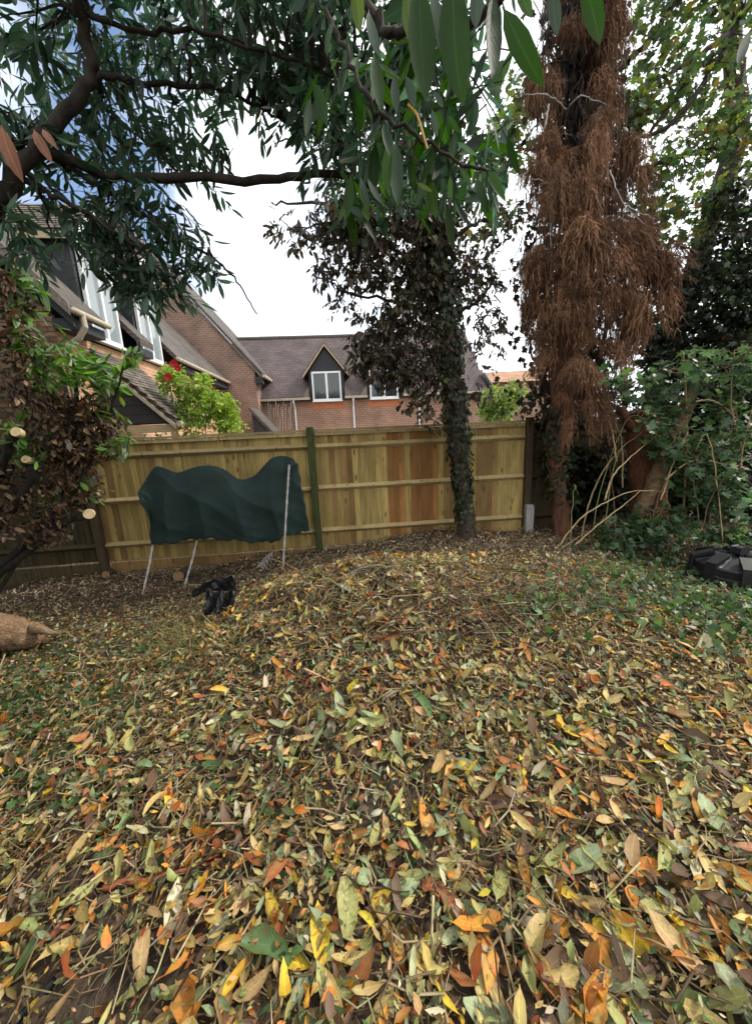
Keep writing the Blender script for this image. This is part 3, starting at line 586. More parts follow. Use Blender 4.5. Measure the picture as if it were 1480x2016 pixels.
# ------------------------------------------------------------------ close-board fence
FA = np.array([-3.93, 5.2]); FB = np.array([2.35, 5.8]); FE = (FB-FA)/np.linalg.norm(FB-FA); FN = np.array([FE[1], -FE[0]])   # FN points to the camera
ang = math.atan2(FE[1], FE[0])
fence = thing('board_fence', 'tan close-board timber fence running behind the leaf heap', 'fence', (FA[0], FA[1], -.25), rz=ang)
WL[fence.name] = np.zeros(3)
def fz(z): return z+.25
ztop = 1.72
PS = [-3.1, 0.0, 3.06, 6.31, 9.3]
bmes = {}
for i, mn in enumerate(('wood', 'wood_orange', 'wood_brown', 'wood_shaded')):
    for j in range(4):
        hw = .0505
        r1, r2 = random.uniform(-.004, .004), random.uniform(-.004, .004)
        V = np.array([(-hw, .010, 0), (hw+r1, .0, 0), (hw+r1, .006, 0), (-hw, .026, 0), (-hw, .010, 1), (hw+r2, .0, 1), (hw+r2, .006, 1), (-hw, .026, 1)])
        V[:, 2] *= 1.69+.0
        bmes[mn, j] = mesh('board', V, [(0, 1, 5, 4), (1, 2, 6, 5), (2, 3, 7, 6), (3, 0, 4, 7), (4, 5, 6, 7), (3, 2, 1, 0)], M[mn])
s = -3.0
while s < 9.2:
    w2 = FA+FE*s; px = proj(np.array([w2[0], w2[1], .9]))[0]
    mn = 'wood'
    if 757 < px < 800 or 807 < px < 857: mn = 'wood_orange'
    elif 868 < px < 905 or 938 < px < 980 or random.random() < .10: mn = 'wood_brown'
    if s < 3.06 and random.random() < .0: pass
    if s > PS[3]: mn = 'wood_shaded'
    elif s < 0: mn = 'wood_shaded'  # left bay's shade painted in with darker boards
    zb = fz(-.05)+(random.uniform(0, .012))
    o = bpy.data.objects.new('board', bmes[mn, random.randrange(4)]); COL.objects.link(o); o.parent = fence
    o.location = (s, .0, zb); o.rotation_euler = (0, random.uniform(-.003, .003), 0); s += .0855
def fbox(name, mat, *a): return mk(name, *box(*a), mat, fence, local=True)
for k in range(4):
    a, b = PS[k], PS[k+1]
    ga, gb = a+.055, b-.055
    for z in (1.44, .83, .19):
        dz = random.uniform(-.012, .012); zz = fz(z+dz)
        mk('rail', *prism([(-.002, zz-.045), (-.052, zz-.002), (-.052, zz+.006), (-.002, zz+.045)], 0, ga, gb), M['rail' if k in (1, 2) else 'wood_shaded'], fence, local=True)
    fbox('capping', M['rail' if k in (1, 2) else 'wood_shaded'], ga-.05, gb+.05, -.045, .045, fz(1.655), fz(1.685))
    fbox('counter_rail', M['rail' if k in (1, 2) else 'wood_shaded'], ga, gb, -.030, -.003, fz(1.60), fz(1.65))
    if k in (2,): fbox('gravel_board', M['rail'], ga, gb, -.034, -.006, fz(-.24), fz(-.055))
    elif k == 1: fbox('gravel_board', M['wood_brown'], ga, gb, .002, .03, fz(-.205), fz(-.072))
    else: fbox('gravel_board', M['wood_shaded'], ga, gb, .002, .03, fz(-.33), fz(-.075))
for k, s in enumerate(PS):
    g = M['post_green'] if k == 2 else M['post_brown']
    lean = (.0, 0)
    V, F = box(s-.05, s+.05, -.105, -.004, fz(-.5), fz(1.725)); 
    po = mk('post', V, F, g, fence, local=True)
    bv = po.modifiers.new('edge', 'BEVEL'); bv.width = .014; bv.segments = 2
    if k == 2: po['label'] = 'mossy green square fence post'
# concrete spur beside the right-hand post
q = at(1039, 1056, 5.66); sp = mk('concrete_spur', *J(prism([(q[0]-.05, q[2]-.25), (q[0]+.05, q[2]-.25), (q[0]+.05, q[2]+.47), (q[0]+.035, q[2]+.51), (q[0]-.05, q[2]+.51)], 1, q[1]-.05, q[1]+.05)), M['concrete'], label='short grey concrete repair spur standing beside the right-hand fence post', cat='post')
bv = sp.modifiers.new('edge', 'BEVEL'); bv.width = .008; bv.segments = 2

# ------------------------------------------------------------------ shade netting draped on rods
topl = [(272,968),(290,940),(306,920),(325,922),(350,929),(372,924),(397,917),(423,916),(445,926),(472,943),(500,936),(520,917),(537,901),(560,897),(586,914)]
botl = [(276,975),(296,1020),(300,1072),(330,1066),(360,1066),(385,1060),(412,1060),(440,1063),(470,1063),(500,1066),(525,1068),(548,1062),(570,1052),(592,1048),(612,1044)]
nc = 150; top_ = smooth_path([at(x, y, 4.86) for x, y in topl], nc); bot_ = smooth_path([at(x, y, 4.74) for x, y in botl], nc)
rows = 70; V = []
def crease(v, k): v = (v*k) % 1.0; return (1-abs(2*v-1))**2.2          # sharp ridges between flat faces
for j in range(rows):
    t = j/(rows-1)
    for i in range(nc):
        u = i/(nc-1); p = top_[i]*(1-t)+bot_[i]*t
        sag = -.07*math.sin(math.pi*t)*math.sin(math.pi*u)
        f1 = .065*crease(u+.10*t+.03*math.sin(5*t), 5.2)*(.3+.7*t)                      # long hanging folds
        f2 = .022*crease(u*1.0-.55*t+.02*math.sin(9*u), 3.1)*math.sin(math.pi*t)         # drawn across from the rods
        f3 = .0045*crease(t+.16*math.sin(6*u)+.05*math.sin(17*u), 6.0)*(.25+.75*t)       # slack wrinkles
        f4 = .005*crease(t*.6+u*2.3, 3.0)+.002*math.sin(61*u+13*t)
        V.append(p+np.array([.006*math.sin(30*t+8*u), sag-f1-f2-f3-f4, .014*(math.sin(47*u)+.7*math.sin(113*u+2))*(max(0, t-.9)*10)-.006*math.sin(29*u)*(t < .05)]))
F = [(j*nc+i, j*nc+i+1, (j+1)*nc+i+1, (j+1)*nc+i) for j in range(rows-1) for i in range(nc-1)]
net = mk('shade_netting', V, F, M['net'], label='dark green shade netting draped over pale rods in front of the left fence panel', cat='netting', smooth=True)
so_ = net.modifiers.new('thickness', 'SOLIDIFY'); so_.thickness = .004
# torn flap at the right end
fl = [at(562,897,4.84), at(578,903,4.78), at(587,918,4.74), at(583,912,4.70), at(574,920,4.72), at(566,940,4.76), at(560,925,4.80)]
mk('flap', np.array(fl), [(0,1,6), (1,4,6), (1,3,4), (1,2,3), (4,5,6)], M['net'], net)
for nm, pts, D0, D1, lab in [('rod', [(312,930),(300,1075),(277,1186)], 5.0, 4.55, 'pale twisted support rod at the left end of the green netting'),
                             ('rod', [(405,925),(388,1060),(362,1159)], 5.02, 4.66, 'pale twisted support rod under the middle of the green netting'),
                             ('rod', [(569,915),(565,980),(557,1120)], 4.62, 4.6, 'straight pale grey rod in front of the right end of the green netting')]:
    P = smooth_path([at(x, y, D0+(D1-D0)*k/(len(pts)-1)) for k, (x, y) in enumerate(pts)], 60)
    d = norm(P[-1]-P[-2]); P = np.vstack([P, P[-1]+d*.15])
    V, F = tube(P, .0125, 6)
    ctr = np.repeat(P, 6, 0); k = np.repeat(np.arange(len(P)), 6); off = V-ctr
    tw = k*.55; ax = norm(P[-1]-P[0]); c, s_ = np.cos(tw)[:, None], np.sin(tw)[:, None]
    off = off*c+np.cross(ax, off)*s_+ax*(off@ax)[:, None]*(1-c); sq = np.where((np.arange(len(V)) % 3 == 0)[:, None], 1.18, .9)
    mk('support_rod', ctr+off*sq, F, M['rod'], label=lab, cat='rod', group='rods holding up the netting')

# ------------------------------------------------------------------ fallen log, cut log ends
P = smooth_path([at(-170,1222,3.2), at(-60,1236,3.25), at(0,1243,3.3), at(45,1250,3.36), at(88,1256,3.42)], 44)
V, F = tube(P, np.interp(np.linspace(0,1,44), [0,.4,.65,.85,1], [.175,.165,.158,.13,.095]), 22, bump=.045)
lg = mk('fallen_log', V, F, M['bark_log'], label='pale peeling log lying on the ground at the left edge', cat='log', smooth=True)
for pth, rr in (([(60,1240,3.34),(82,1240,3.3),(104,1247,3.28),(118,1248,3.26)], [.04,.034,.022,.012]), ([(70,1262,3.4),(92,1262,3.36),(104,1258,3.34)], [.04,.03,.008])):
    V, F = tube(smooth_path([at(*q) for q in pth], 12), rr, 9, bump=.12); mk('broken_limb', V, F, M['bark_log'], lg, smooth=True)
for (x, y, D, r, lab) in [(351,1135,4.9,.075,'round cut log end lying under the netting between the two thin rods'), (208,1132,5.05,.055,'small dull log end lying at the foot of the left fence post')]:
    c = at(x, y, D); ax = norm(np.array([.12, -1, .1]))
    V, F = tube(np.array([c-ax*.28, c-ax*.12, c]), [r*.95, r, r], 14, bump=.03, caps=False)
    o = mk('cut_log', V, F, M['bark'], label=lab, cat='log', group='cut logs by the fence')
    V, F = tube(np.array([c-ax*.01, c+ax*.002]), [r*.98, r*.95], 14); mk('cut_face', V, F, M['cut_dull'], o)

# ------------------------------------------------------------------ black bag on the heap, compost lid, black hoses
c = gp(432, 1205)-np.array([0, 0, .07])
V = []; F = []
nu, nv = 30, 16
for j in range(nv):
    ph_ = math.pi*(j/(nv-1))
    for i in range(nu):
        th = 2*math.pi*i/nu
        r = 1+.28*math.sin(3*th+2.1*ph_)+.16*math.sin(7*th-3*ph_)+.10*math.sin(13*th+5*ph_)
        x = .10*math.sin(ph_)**.7*math.cos(th)*r; yy = .10*math.sin(ph_)**.7*math.sin(th)*r; z = .155*math.cos(ph_)*(1+.15*math.sin(4*th))
        V.append(c+np.array([x+.05*z, yy-.25*z, z*1.0+.11]))
for j in range(nv-1):
    for i in range(nu): F.append((j*nu+i, j*nu+(i+1) % nu, (j+1)*nu+(i+1) % nu, (j+1)*nu+i))
bag = mk('plastic_bag', V, F, M['bag'], label='crumpled black plastic bag lying on the left shoulder of the leaf heap', cat='bag', smooth=False)
# two stiff folded flaps of the same bag thrown back
def sheet(pts_a, pts_b, D0, D1, n=16, rows=7, amp=.015):
    A = smooth_path([at(x, y, D0) for x, y in pts_a], n); B = smooth_path([at(x, y, D1) for x, y in pts_b], n); V = []
    for j in range(rows):
        t = j/(rows-1)
        for i in range(n): V.append(A[i]*(1-t)+B[i]*t+np.array([0, amp*math.sin(i*1.1+4*t)+amp*.6*math.sin(i*2.3-7*t), amp*.6*math.sin(i*1.7+9*t)]))
    return np.array(V), [(j*n+i, j*n+i+1, (j+1)*n+i+1, (j+1)*n+i) for j in range(rows-1) for i in range(n-1)]
D_ = c[1]
o = mk('flap', *sheet([(378,1165),(398,1150),(425,1138),(452,1133),(464,1137)], [(376,1176),(402,1168),(430,1163),(456,1166),(463,1168)], D_-.05, D_+.0), M['bag'], bag); o.modifiers.new('t', 'SOLIDIFY').thickness = .006
o = mk('flap', *sheet([(405,1166),(425,1165),(445,1163),(468,1164)], [(404,1200),(420,1218),(440,1222),(452,1212)], D_-.10, D_-.13, amp=.02), M['bag'], bag); o.modifiers.new('t', 'SOLIDIFY').thickness = .006
# compost-bin lid: eight-sided drum with raised panels and a square handle
lc = gp(1442, 1168); lc = lc+np.array([0.22, .22, .04])
lid = thing('compost_bin_lid', 'black eight-sided plastic compost bin lid lying among ivy at the right edge', 'lid', lc, rz=.25); WL[lid.name] = np.zeros(3)
prof = [(.38,0),(.385,.10),(.372,.105),(.375,.165),(.36,.178),(.34,.182),(.21,.222),(.19,.228),(.0,.232)]
nseg = 32; V = []
for r, z in prof:
    for i in range(nseg):
        th = 2*math.pi*i/nseg; k8 = (th % (math.pi/4))-math.pi/8; rr = r*math.cos(math.pi/8)/math.cos(k8)*1.04
        ribs = -.03 if (z > .07 and z < .25 and abs(k8) < .2) else 0
        V.append(((rr+ribs*.5)*math.cos(th), (rr+ribs*.5)*math.sin(th), z+ribs*.9))
F = [(j*nseg+i, j*nseg+(i+1) % nseg, (j+1)*nseg+(i+1) % nseg, (j+1)*nseg+i) for j in range(len(prof)-1) for i in range(nseg)]
lb = hpart('shell', (np.array(V)*np.array([1,1,1.35]), F), M['plastic'], lid); bv = lb.modifiers.new('edge', 'BEVEL'); bv.width = .006; bv.segments = 2; bv.limit_method = 'ANGLE'
hd_ = hpart('handle', prism([(-.06, .30), (.06, .30), (.05, .375), (-.05, .375)], 1, -.05, .05), M['plastic'], lid); bv = hd_.modifiers.new('edge', 'BEVEL'); bv.width = .01; bv.segments = 2
for k in range(8):
    a = k*math.pi/4; cx, sx_ = math.cos(a), math.sin(a)
    V, F = prism([(.20, .215), (.365, .165), (.385, .0), (.405, .0), (.385, .185), (.21, .238)], 1, -.05, .05)
    V = np.stack([V[:, 0]*cx-V[:, 1]*sx_, V[:, 0]*sx_+V[:, 1]*cx, V[:, 2]], -1); hpart('rib', (V*np.array([1,1,1.35]), F), M['plastic'], lid)
def hose(pxs, lab, r=.009):
    P = smooth_path([gp(x, y, .02) for x, y in pxs], 16); mk('hose', *tube(P, r, 8), M['plastic'], label=lab, cat='hose', smooth=True, group='hose pieces')
hose([(438,1845),(436,1900),(434,1960),(432,2030)], 'short black hose end sticking up at the bottom edge, left of centre')
hose([(112,1938),(80,1975),(45,2010),(10,2050)], 'black hose piece lying across the bottom left corner', .012)

# ------------------------------------------------------------------ sticks and stems lying on the heap
def stick(pxs, r, mt, lab, lift=.03, cat='stick', n=18, wobb=.004, grp='sticks lying on the heap'):
    P = np.array([gp(x, y, lift) for x, y in pxs]); Q = wob(P, wobb, n)
    mk('stick', *tube(Q, [r, r*.9, r*.5], 6, bump=.12), M[mt], label=lab, cat=cat, smooth=True, group=grp)
stick([(205,1762),(290,1745),(360,1725),(440,1706)], .011, 'twig_red', 'reddish-brown stick lying across the lower left of the litter')
stick([(130,1556),(200,1548),(260,1552),(305,1556)], .012, 'twig_green', 'mossy grey-green stick on the left slope of the heap')
stick([(60,1500),(64,1560),(58,1600),(48,1635)], .007, 'straw', 'pale forked dry stem standing in the litter at the far left', .05)
stick([(130,1500),(180,1462),(215,1445),(250,1430)], .016, 'twig_green', 'thick mossy bent branch low on the left slope')
stick([(200,1500),(225,1470),(250,1440),(280,1400)], .009, 'straw', 'curving pale stem beside the mossy branch on the left')
stick([(302,1460),(380,1420),(450,1395),(520,1360)], .007, 'straw', 'long thin pale stem slanting up the left face of the heap')
stick([(760,1140),(800,1120),(828,1098)], .010, 'straw', 'broken pale stem pointing right at the top of the heap')
stick([(748,1180),(790,1160),(822,1136)], .013, 'straw', 'thick pale yellow stem lying just below the heap top')
stick([(640,1200),(680,1215),(730,1190),(770,1205)], .006, 'twig_brown', 'thin brown bent twig across the top of the heap')
stick([(840,1160),(852,1185),(868,1215)], .005, 'straw', 'short pale stalk beside the bright orange leaf on the heap top')
stick([(560,1330),(620,1300),(690,1275),(760,1262)], .006, 'twig_brown', 'brown twig along the upper front of the heap')
stick([(880,1320),(930,1290),(990,1270),(1050,1262)], .006, 'twig_brown', 'brown twig on the right shoulder of the heap')
stick([(930,1440),(960,1480),(1000,1510),(1060,1530)], .005, 'twig_brown', 'thin dark twig right of centre in the litter')
stick([(1270,1380),(1350,1382),(1420,1385),(1490,1392)], .010, 'straw', 'long flat straw lying at the right edge, upper one')
stick([(1330,1440),(1400,1452),(1490,1470)], .009, 'straw', 'long flat straw lying at the right edge, lower one')
stick([(1120,1640),(1170,1625),(1230,1610),(1290,1600)], .006, 'twig_brown', 'dark twig in the right foreground litter')
stick([(740,1930),(770,1970),(800,2000),(830,2016)], .005, 'straw', 'thin pale curved stem at the bottom edge, right of centre')
stick([(640,1500),(660,1560),(690,1610)], .005, 'straw', 'dry stem pointing at the camera in the middle of the litter')
stick([(600,1720),(640,1700),(680,1650),(700,1640)], .005, 'straw', 'dry stalk arching in the middle foreground')
stick([(1290,1830),(1330,1870),(1380,1940),(1420,1990)], .006, 'straw', 'long dry leaf stalk in the lower right corner')
stick([(1020,1300),(1040,1270),(1060,1200),(1075,1170)], .008, 'straw', 'upright pale stem in the brush right of the heap')
stick([(985,1085),(1000,1065),(1010,1050)], .010, 'twig_green', 'small leaning stick stub in front of the right fence end')
stick([(735,1080),(742,1062),(738,1045)], .008, 'grey_twig', 'grey forked twig stub standing at the foot of the fence', .02)
# dry stems crowning the heap
bb = gp(700, 1130); bru = thing('brush_bundle', 'tangle of dry stems and cut twigs crowning the top of the heap', 'brushwood', bb)
for k in range(46):
    p_ = gp(rng.normal(700, 105), rng.normal(1150, 38), .01); a = rng.uniform(0, 6.28); e_ = rng.uniform(-.05, .55); l_ = rng.uniform(.14, .42); d_ = np.array([math.cos(a)*math.cos(e_), math.sin(a)*math.cos(e_)*.7, math.sin(e_)])
    q_ = p_+d_*l_; q_[2] = max(q_[2], T1(q_[0], q_[1])+.015); m_ = (p_+q_)/2+np.array([0, 0, .03])+rng.normal(size=3)*.02
    mk('stem', *tube(wob([p_, m_, q_], .004, 9), [.0065, .005, .0025], 5, bump=.1), M[['straw', 'twig_brown', 'straw', 'twig_green', 'grey_twig'][k % 5]], bru, smooth=True)
# pale dried frond by the rod
fr = thing('dried_frond', 'pale silvery dried frond lying at the foot of the right-hand rod', 'dried frond', at(505,1112,4.4))
b0 = at(508, 1116, 4.4); b1 = at(538, 1086, 4.4)
mk('stem', *tube(smooth_path([b0, (b0+b1)/2+np.array([0,0,.02]), b1], 8), [.010,.007,.003], 5), M['grey_twig'], fr)
for k in range(9):
    p = b0+(b1-b0)*(.1+.1*k); e = p+np.array([.05-.01*k+.03*(k % 2), .03, -.11+.008*k]); mk('leaflet', *tube(np.array([p, (p+e)/2+np.array([.01,0,.012]), e]), [.009,.010,.002], 4), M['grey_twig'], fr)

# ------------------------------------------------------------------ leaf litter
PAL = {'pale olive': (.31,.30,.105), 'grey-green': (.25,.285,.15), 'tan': (.45,.315,.12), 'orange': (.53,.19,.035), 'rust-red': (.30,.085,.03), 'golden yellow': (.60,.37,.035), 'dark brown': (.12,.065,.038), 'green': (.075,.135,.04), 'pinkish tan': (.41,.245,.115), 'cream': (.50,.44,.28)}
names = list(PAL); pal = [PAL[k] for k in names]
def ground_leaves(P2, size, lift, tilt, tm, wts, lim=None, flat=1.0):
    n = len(P2); x, y = P2[:, 0], P2[:, 1]; nr_ = Tn(x, y)+rng.normal(size=(n, 3))*tilt; nr_ = norm(nr_)
    d = rng.normal(size=(n, 3)); d -= nr_*(d*nr_).sum(1, keepdims=True)
    z = T(x, y)+lift*rng.random(n)+.25*size*np.abs((norm(d))[:, 2])
    return scatter(tm, np.stack([x, y, z], -1), frames(d, nr_), size, pick(pal, wts, n))
def area(n, x0, x1, y0, y1, keep=None):
    P = np.stack([rng.uniform(x0, x1, n), rng.uniform(y0, y1, n)], -1)
    if keep is not None: P = P[rng.random(len(P)) < keep(P[:, 0], P[:, 1])]
    return P
def dirt(x, y):   # bare patches: soil at the bottom left and under the netting
    q = proj(np.stack([x, y, T(x, y)], -1)); px, py = q[:, 0], q[:, 1]
    a = np.exp(-(((px-200)/170)**2+((py-1950)/110)**2)); b = np.exp(-(((px-270)/140)**2+((py-1195)/38)**2)); c_ = np.clip((-x-1.2)/1.6, 0, 1)*.5
    return np.clip(1-.85*a-.9*b-c_, .05, 1)
W_ = [6,5,6,4.2,2.8,1.3,3.0,1.6,2.4,2.0]
parts_ = []
crumb = np.concatenate([area(36000, -2.8, 2.8, .25, 2.8, dirt), area(36000, -5, 5, 2.6, 5.7), area(4000, -4.5, -2, .3, 3), area(4000, 2, 4.5, .3, 3)])
sz = .012+.05*rng.random(len(crumb))**1.6; V, F, A = ground_leaves(crumb, sz, .055, .55, TS, [5,4,6,2.5,3,.8,8,2,2,3]); A['Col'][:, :3] *= .9; fy = np.clip((V[:, 1]-3.9)/.5, 0, 1)[:, None]; A['Col'][:, :3] = A['Col'][:, :3]*(1-fy)+fy*(A['Col'][:, :3].mean(1, keepdims=True)*np.array([1.5,1.1,.72])) 
mk('leaf_litter', V, F, M['leaf'], kind='stuff', label='crushed leaf fragments covering the whole ground', attrs=A)
P2 = np.concatenate([area(3700, -2.6, 2.8, .3, 2.8, dirt), area(3100, -1.5, 2.8, 2.5, 4.2, lambda x, y: np.clip(1.2-np.hypot((x-.1)/1.6, (y-3.1)/1.5)**2*.8, .12, 1)), area(500, -4.5, 4.8, 2.5, 5.5, dirt)])
sz = (.035+.085*rng.random(len(P2))**1.3)*np.where(P2[:, 1] < 2.0, 1.08, 1.0); V, F, A = ground_leaves(P2, sz, .06, .5, TB, W_)
mk('fallen_leaves', V, F, M['leaf'], kind='stuff', label='scattered fallen leaves lying all over the heap', attrs=A)
# straws and thin twigs
P2 = np.concatenate([area(5000, -2.8, 2.8, .25, 2.8), area(4200, -4.5, 4.5, 2.5, 5.4), rng.normal(size=(1500, 2))*np.array([.5, .35])+np.array([-.1, 2.95]), rng.normal(size=(900, 2))*np.array([.5, .5])+np.array([-1.6, 1.7])]); n = len(P2)
x, y = P2[:, 0], P2[:, 1]; nr_ = norm(Tn(x, y)+rng.normal(size=(n, 3))*.32); d = rng.normal(size=(n, 3)); d -= nr_*(d*nr_).sum(1, keepdims=True)
d[:, 0] += .4*np.sign(d[:, 0]+1e-6)*0
TR = [(lambda q: (q[0], np.array([f for f in q[1] if len(f) == 4]), np.stack([np.linspace(0, 1, len(q[0])), np.ones(len(q[0])), np.zeros(len(q[0]))], -1)))(tube(np.array([(-.5,0,0),(-.15,c_,c_*.4),(.2,-c_*.4,c_),(.5,c_*1.2,0)]), [.02,.018,.015,.006], 3, caps=False)) for c_ in (.0,.05,-.06,.11)]
sz = rng.uniform(.05, .26, n)
V, F, A = scatter(TR, np.stack([x, y, T(x, y)+.005+.045*rng.random(n)], -1), frames(d, nr_), sz, pick([(.46,.36,.21),(.26,.17,.09),(.10,.065,.04),(.26,.24,.12),(.30,.14,.07)], [4,3,3,1.5,1], n))
mk('straw_litter', V, F, M['leaf'], kind='stuff', label='dry straws and thin twigs tangled through the leaf litter', attrs=A)
# individual larger leaves: those that can be picked out in the photograph
lme = [mesh('fallen_leaf', v, [tuple(f) for f in fc], M['leaf_obj'], smooth=True, attrs={'lp': lp}) for v, fc, lp in TB]
CELLX = ['far left', 'left', 'centre', 'right', 'far right']
def cell(px, py):
    c_ = CELLX[int(np.clip(px/296, 0, 4))]
    r = 'bottom edge' if py > 1900 else 'near foreground' if py > 1740 else 'foreground' if py > 1580 else 'middle ground' if py > 1420 else 'heap front slope' if py > 1250 else 'heap top'
    return r, c_
def big_leaf(px, py, L_, cname, k=None, az=None, tilt=.3, lift=.05):
    p = gp(px, py); nr_ = norm(Tn(np.array([p[0]]), np.array([p[1]]))[0]+rng.normal(size=3)*tilt)
    a = az if az is not None else rng.uniform(0, 2*math.pi); d = np.array([math.cos(a), math.sin(a), 0]); d -= nr_*(d@nr_)
    R = frames(d[None], nr_[None])[0]; p = p+np.array([0, 0, lift*rng.uniform(.5, 1.1)])
    k = rng.integers(len(lme)) if k is None else k
    o = put('fallen_leaf', lme[k], None, p, R, np.clip(np.array(PAL[cname])*rng.uniform(.85, 1.25), 0, .8), L_)
    r, c_ = cell(px, py); sh_ = ('curled' if k in (2, 4, 8, 9) else 'twisted' if k in (1, 6) else 'flat')
    da = ['right', 'away', 'left', 'forward'][int(((a+.785) % 6.283)//1.571) % 4]; sz_ = 'small ' if L_ < .11 else 'long ' if L_ > .145 else ''
    props(o, f'{sz_}{cname} {sh_} fallen leaf pointing {da} on the {r}, {c_}', 'leaf', 'large fallen leaves')
HERO = [(885,1530,.095,'orange',3,1.0),(820,1605,.10,'golden yellow',7,1.7),(760,1640,.11,'pinkish tan',0,2.0),(410,1455,.15,'pale olive',3,1.0),(385,1630,.13,'pale olive',1,.9),(1205,1447,.10,'golden yellow',3,1.2),(1115,1555,.15,'orange',0,-.5),(1250,1525,.13,'orange',0,1.9),(1265,1722,.16,'orange',7,.1),(1440,1690,.20,'grey-green',0,-.6),(1465,1755,.19,'orange',3,-.7),(660,1650,.10,'pinkish tan',4,.2),(660,1690,.12,'rust-red',2,.1),(540,1815,.16,'golden yellow',2,-1.1),(880,1650,.15,'grey-green',1,2.0),(985,1755,.17,'pale olive',3,1.2),(1090,1715,.15,'pale olive',4,.3),(1060,1790,.13,'pale olive',7,1.4),(1130,1745,.09,'orange',2,1.2),(1300,1680,.12,'golden yellow',1,-.7),(1290,1810,.17,'pale olive',3,.3),(1220,1880,.19,'grey-green',0,1.9),(1260,1860,.2,'orange',0,-.9),(1330,1890,.22,'pinkish tan',3,-.8),(1360,1870,.16,'golden yellow',7,-.8),(1150,1960,.20,'grey-green',1,-1.2),(745,1810,.16,'tan',0,-1.2),(570,1905,.16,'golden yellow',7,-.2),(650,1980,.18,'pale olive',0,-1.0),(390,1785,.16,'orange',6,1.2),(355,1925,.13,'orange',6,1.3),(1030,1640,.14,'tan',0,-1.0),(1080,1610,.14,'tan',5,-1.2),(1180,1870,.14,'orange',2,-.8),(1190,1930,.14,'orange',4,1.3),(1070,1930,.2,'golden yellow',6,-1.0),(1130,1990,.18,'orange',3,-1.0),(830,1190,.10,'orange',3,.9),(640,1345,.12,'orange',0,.2),(720,1325,.16,'pinkish tan',7,.05),(790,1322,.12,'orange',3,-.4),(785,1352,.15,'rust-red',0,-.7),(750,1365,.12,'orange',0,-.3),(600,1470,.13,'pinkish tan',0,.1),(700,1475,.13,'tan',5,.6),(520,1437,.15,'rust-red',6,.0),(570,1660,.15,'rust-red',0,1.0),(1330,1555,.12,'orange',0,-.6),(1145,1345,.13,'tan',2,1.4),(915,1220,.09,'pale olive',4,.2),(860,1260,.11,'grey-green',1,1.6),(725,1225,.11,'rust-red',2,1.5),(900,1750,.10,'orange',3,-.4),(1030,1730,.14,'orange',2,1.4),(700,1760,.15,'tan',0,-1.2),(130,1880,.16,'tan',5,.8),(30,1935,.2,'tan',0,1.0),(140,1720,.14,'grey-green',7,1.2),(165,1780,.18,'pale olive',6,.8),(205,1705,.07,'green',7,.4),(970,1960,.15,'tan',0,-1.2),(1420,1790,.15,'dark brown',2,-.5),(1270,1560,.15,'dark brown',0,-.7),(1030,1690,.12,'dark brown',4,1.3),(945,1460,.11,'dark brown',2,1.3),(1440,1395,.16,'tan',3,-.4),(1060,1410,.11,'rust-red',6,-.7),(1165,1425,.10,'orange',2,1.4),(1040,1520,.13,'grey-green',0,-1.0),(60,1905,.15,'green',2,1.2)]
for h in HERO: big_leaf(*h[:6])
for _ in range(228):
    if rng.random() < .62: px, py = rng.uniform(480, 1480), rng.uniform(1420, 2030)
    elif rng.random() < .5: px, py = rng.uniform(0, 520), rng.uniform(1400, 2030)
    else: px, py = rng.uniform(430, 1480), rng.uniform(1130, 1420)
    if px < 360 and py > 1840 and rng.random() < .8: continue
    big_leaf(px, py, rng.uniform(.10, .185), rng.choice(names, p=np.array(W_)/sum(W_)))
# green ground ivy at both sides, straw tussock beside the bag
def ground_plants(name, cl, size, pal_, wts, tm, label, h=.12, mat='leaf_live'):
    P = []
    for px, py, rx, ry, n in cl:
        for _ in range(n): P.append(gp(px+rng.normal()*rx, py+rng.normal()*ry))
    P = np.array(P); n = len(P); P[:, 2] += rng.random(n)*h
    nv = np.array([0, -.25, 1.])+rng.normal(size=(n, 3))*.5; d = rng.normal(size=(n, 3))
    V, F, A = scatter(tm, P, frames(d, nv), size*rng.uniform(.6, 1.4, n), pick(pal_, wts, n)); return mk(name, V, F, M[mat], kind='stuff', label=label, attrs=A)
GR = [(.05,.10,.03),(.08,.15,.045),(.12,.18,.07),(.035,.065,.025),(.20,.24,.14)]
ground_plants('ground_ivy', [(1290,1150,90,30,520),(1420,1205,70,22,420),(1180,1200,70,32,170),(1060,1200,45,28,170),(1330,1110,90,22,300),(1420,1260,60,25,200)], .06, GR, [4,4,2,4,1], TI, 'low ivy and weeds spreading round the black lid on the right')
ground_plants('ground_cover', [(120,1340,100,55,1100),(230,1380,35,25,220),(300,1290,55,35,420),(40,1440,60,80,520),(100,1560,80,60,110),(250,1560,25,10,40),(560,1545,80,60,60),(480,1300,40,20,50),(980,1400,200,60,60),(1180,1390,120,40,60),(800,1560,300,120,130)], .042, GR, [4,4,3,2,3], TI, 'small green ivy and seedlings growing through the litter', .05)
n = 260; P = np.array([gp(365+rng.normal()*30, 1262+rng.normal()*22) for _ in range(n)]); dv = norm(np.stack([rng.normal(size=n)*.5-.25, rng.normal(size=n)*.3-.3, rng.random(n)*.8+.1], -1))
V, F, A = scatter(TR, P+dv*.07, frames(dv, rng.normal(size=(n, 3))), rng.uniform(.12, .26, n), pick([(.20,.20,.055),(.38,.30,.12),(.12,.14,.04)], [3,2,2], n)); mk('mossy_tussock', V, F, M['leaf'], kind='stuff', label='yellow-green mossy grass tussock below the black bag', attrs=A)
n = 620; P = np.array([gp(rng.normal(1010, 110), rng.normal(1190, 45)) for _ in range(n)]); dv = norm(np.stack([rng.normal(size=n), rng.normal(size=n)*.6, rng.random(n)*.7], -1))
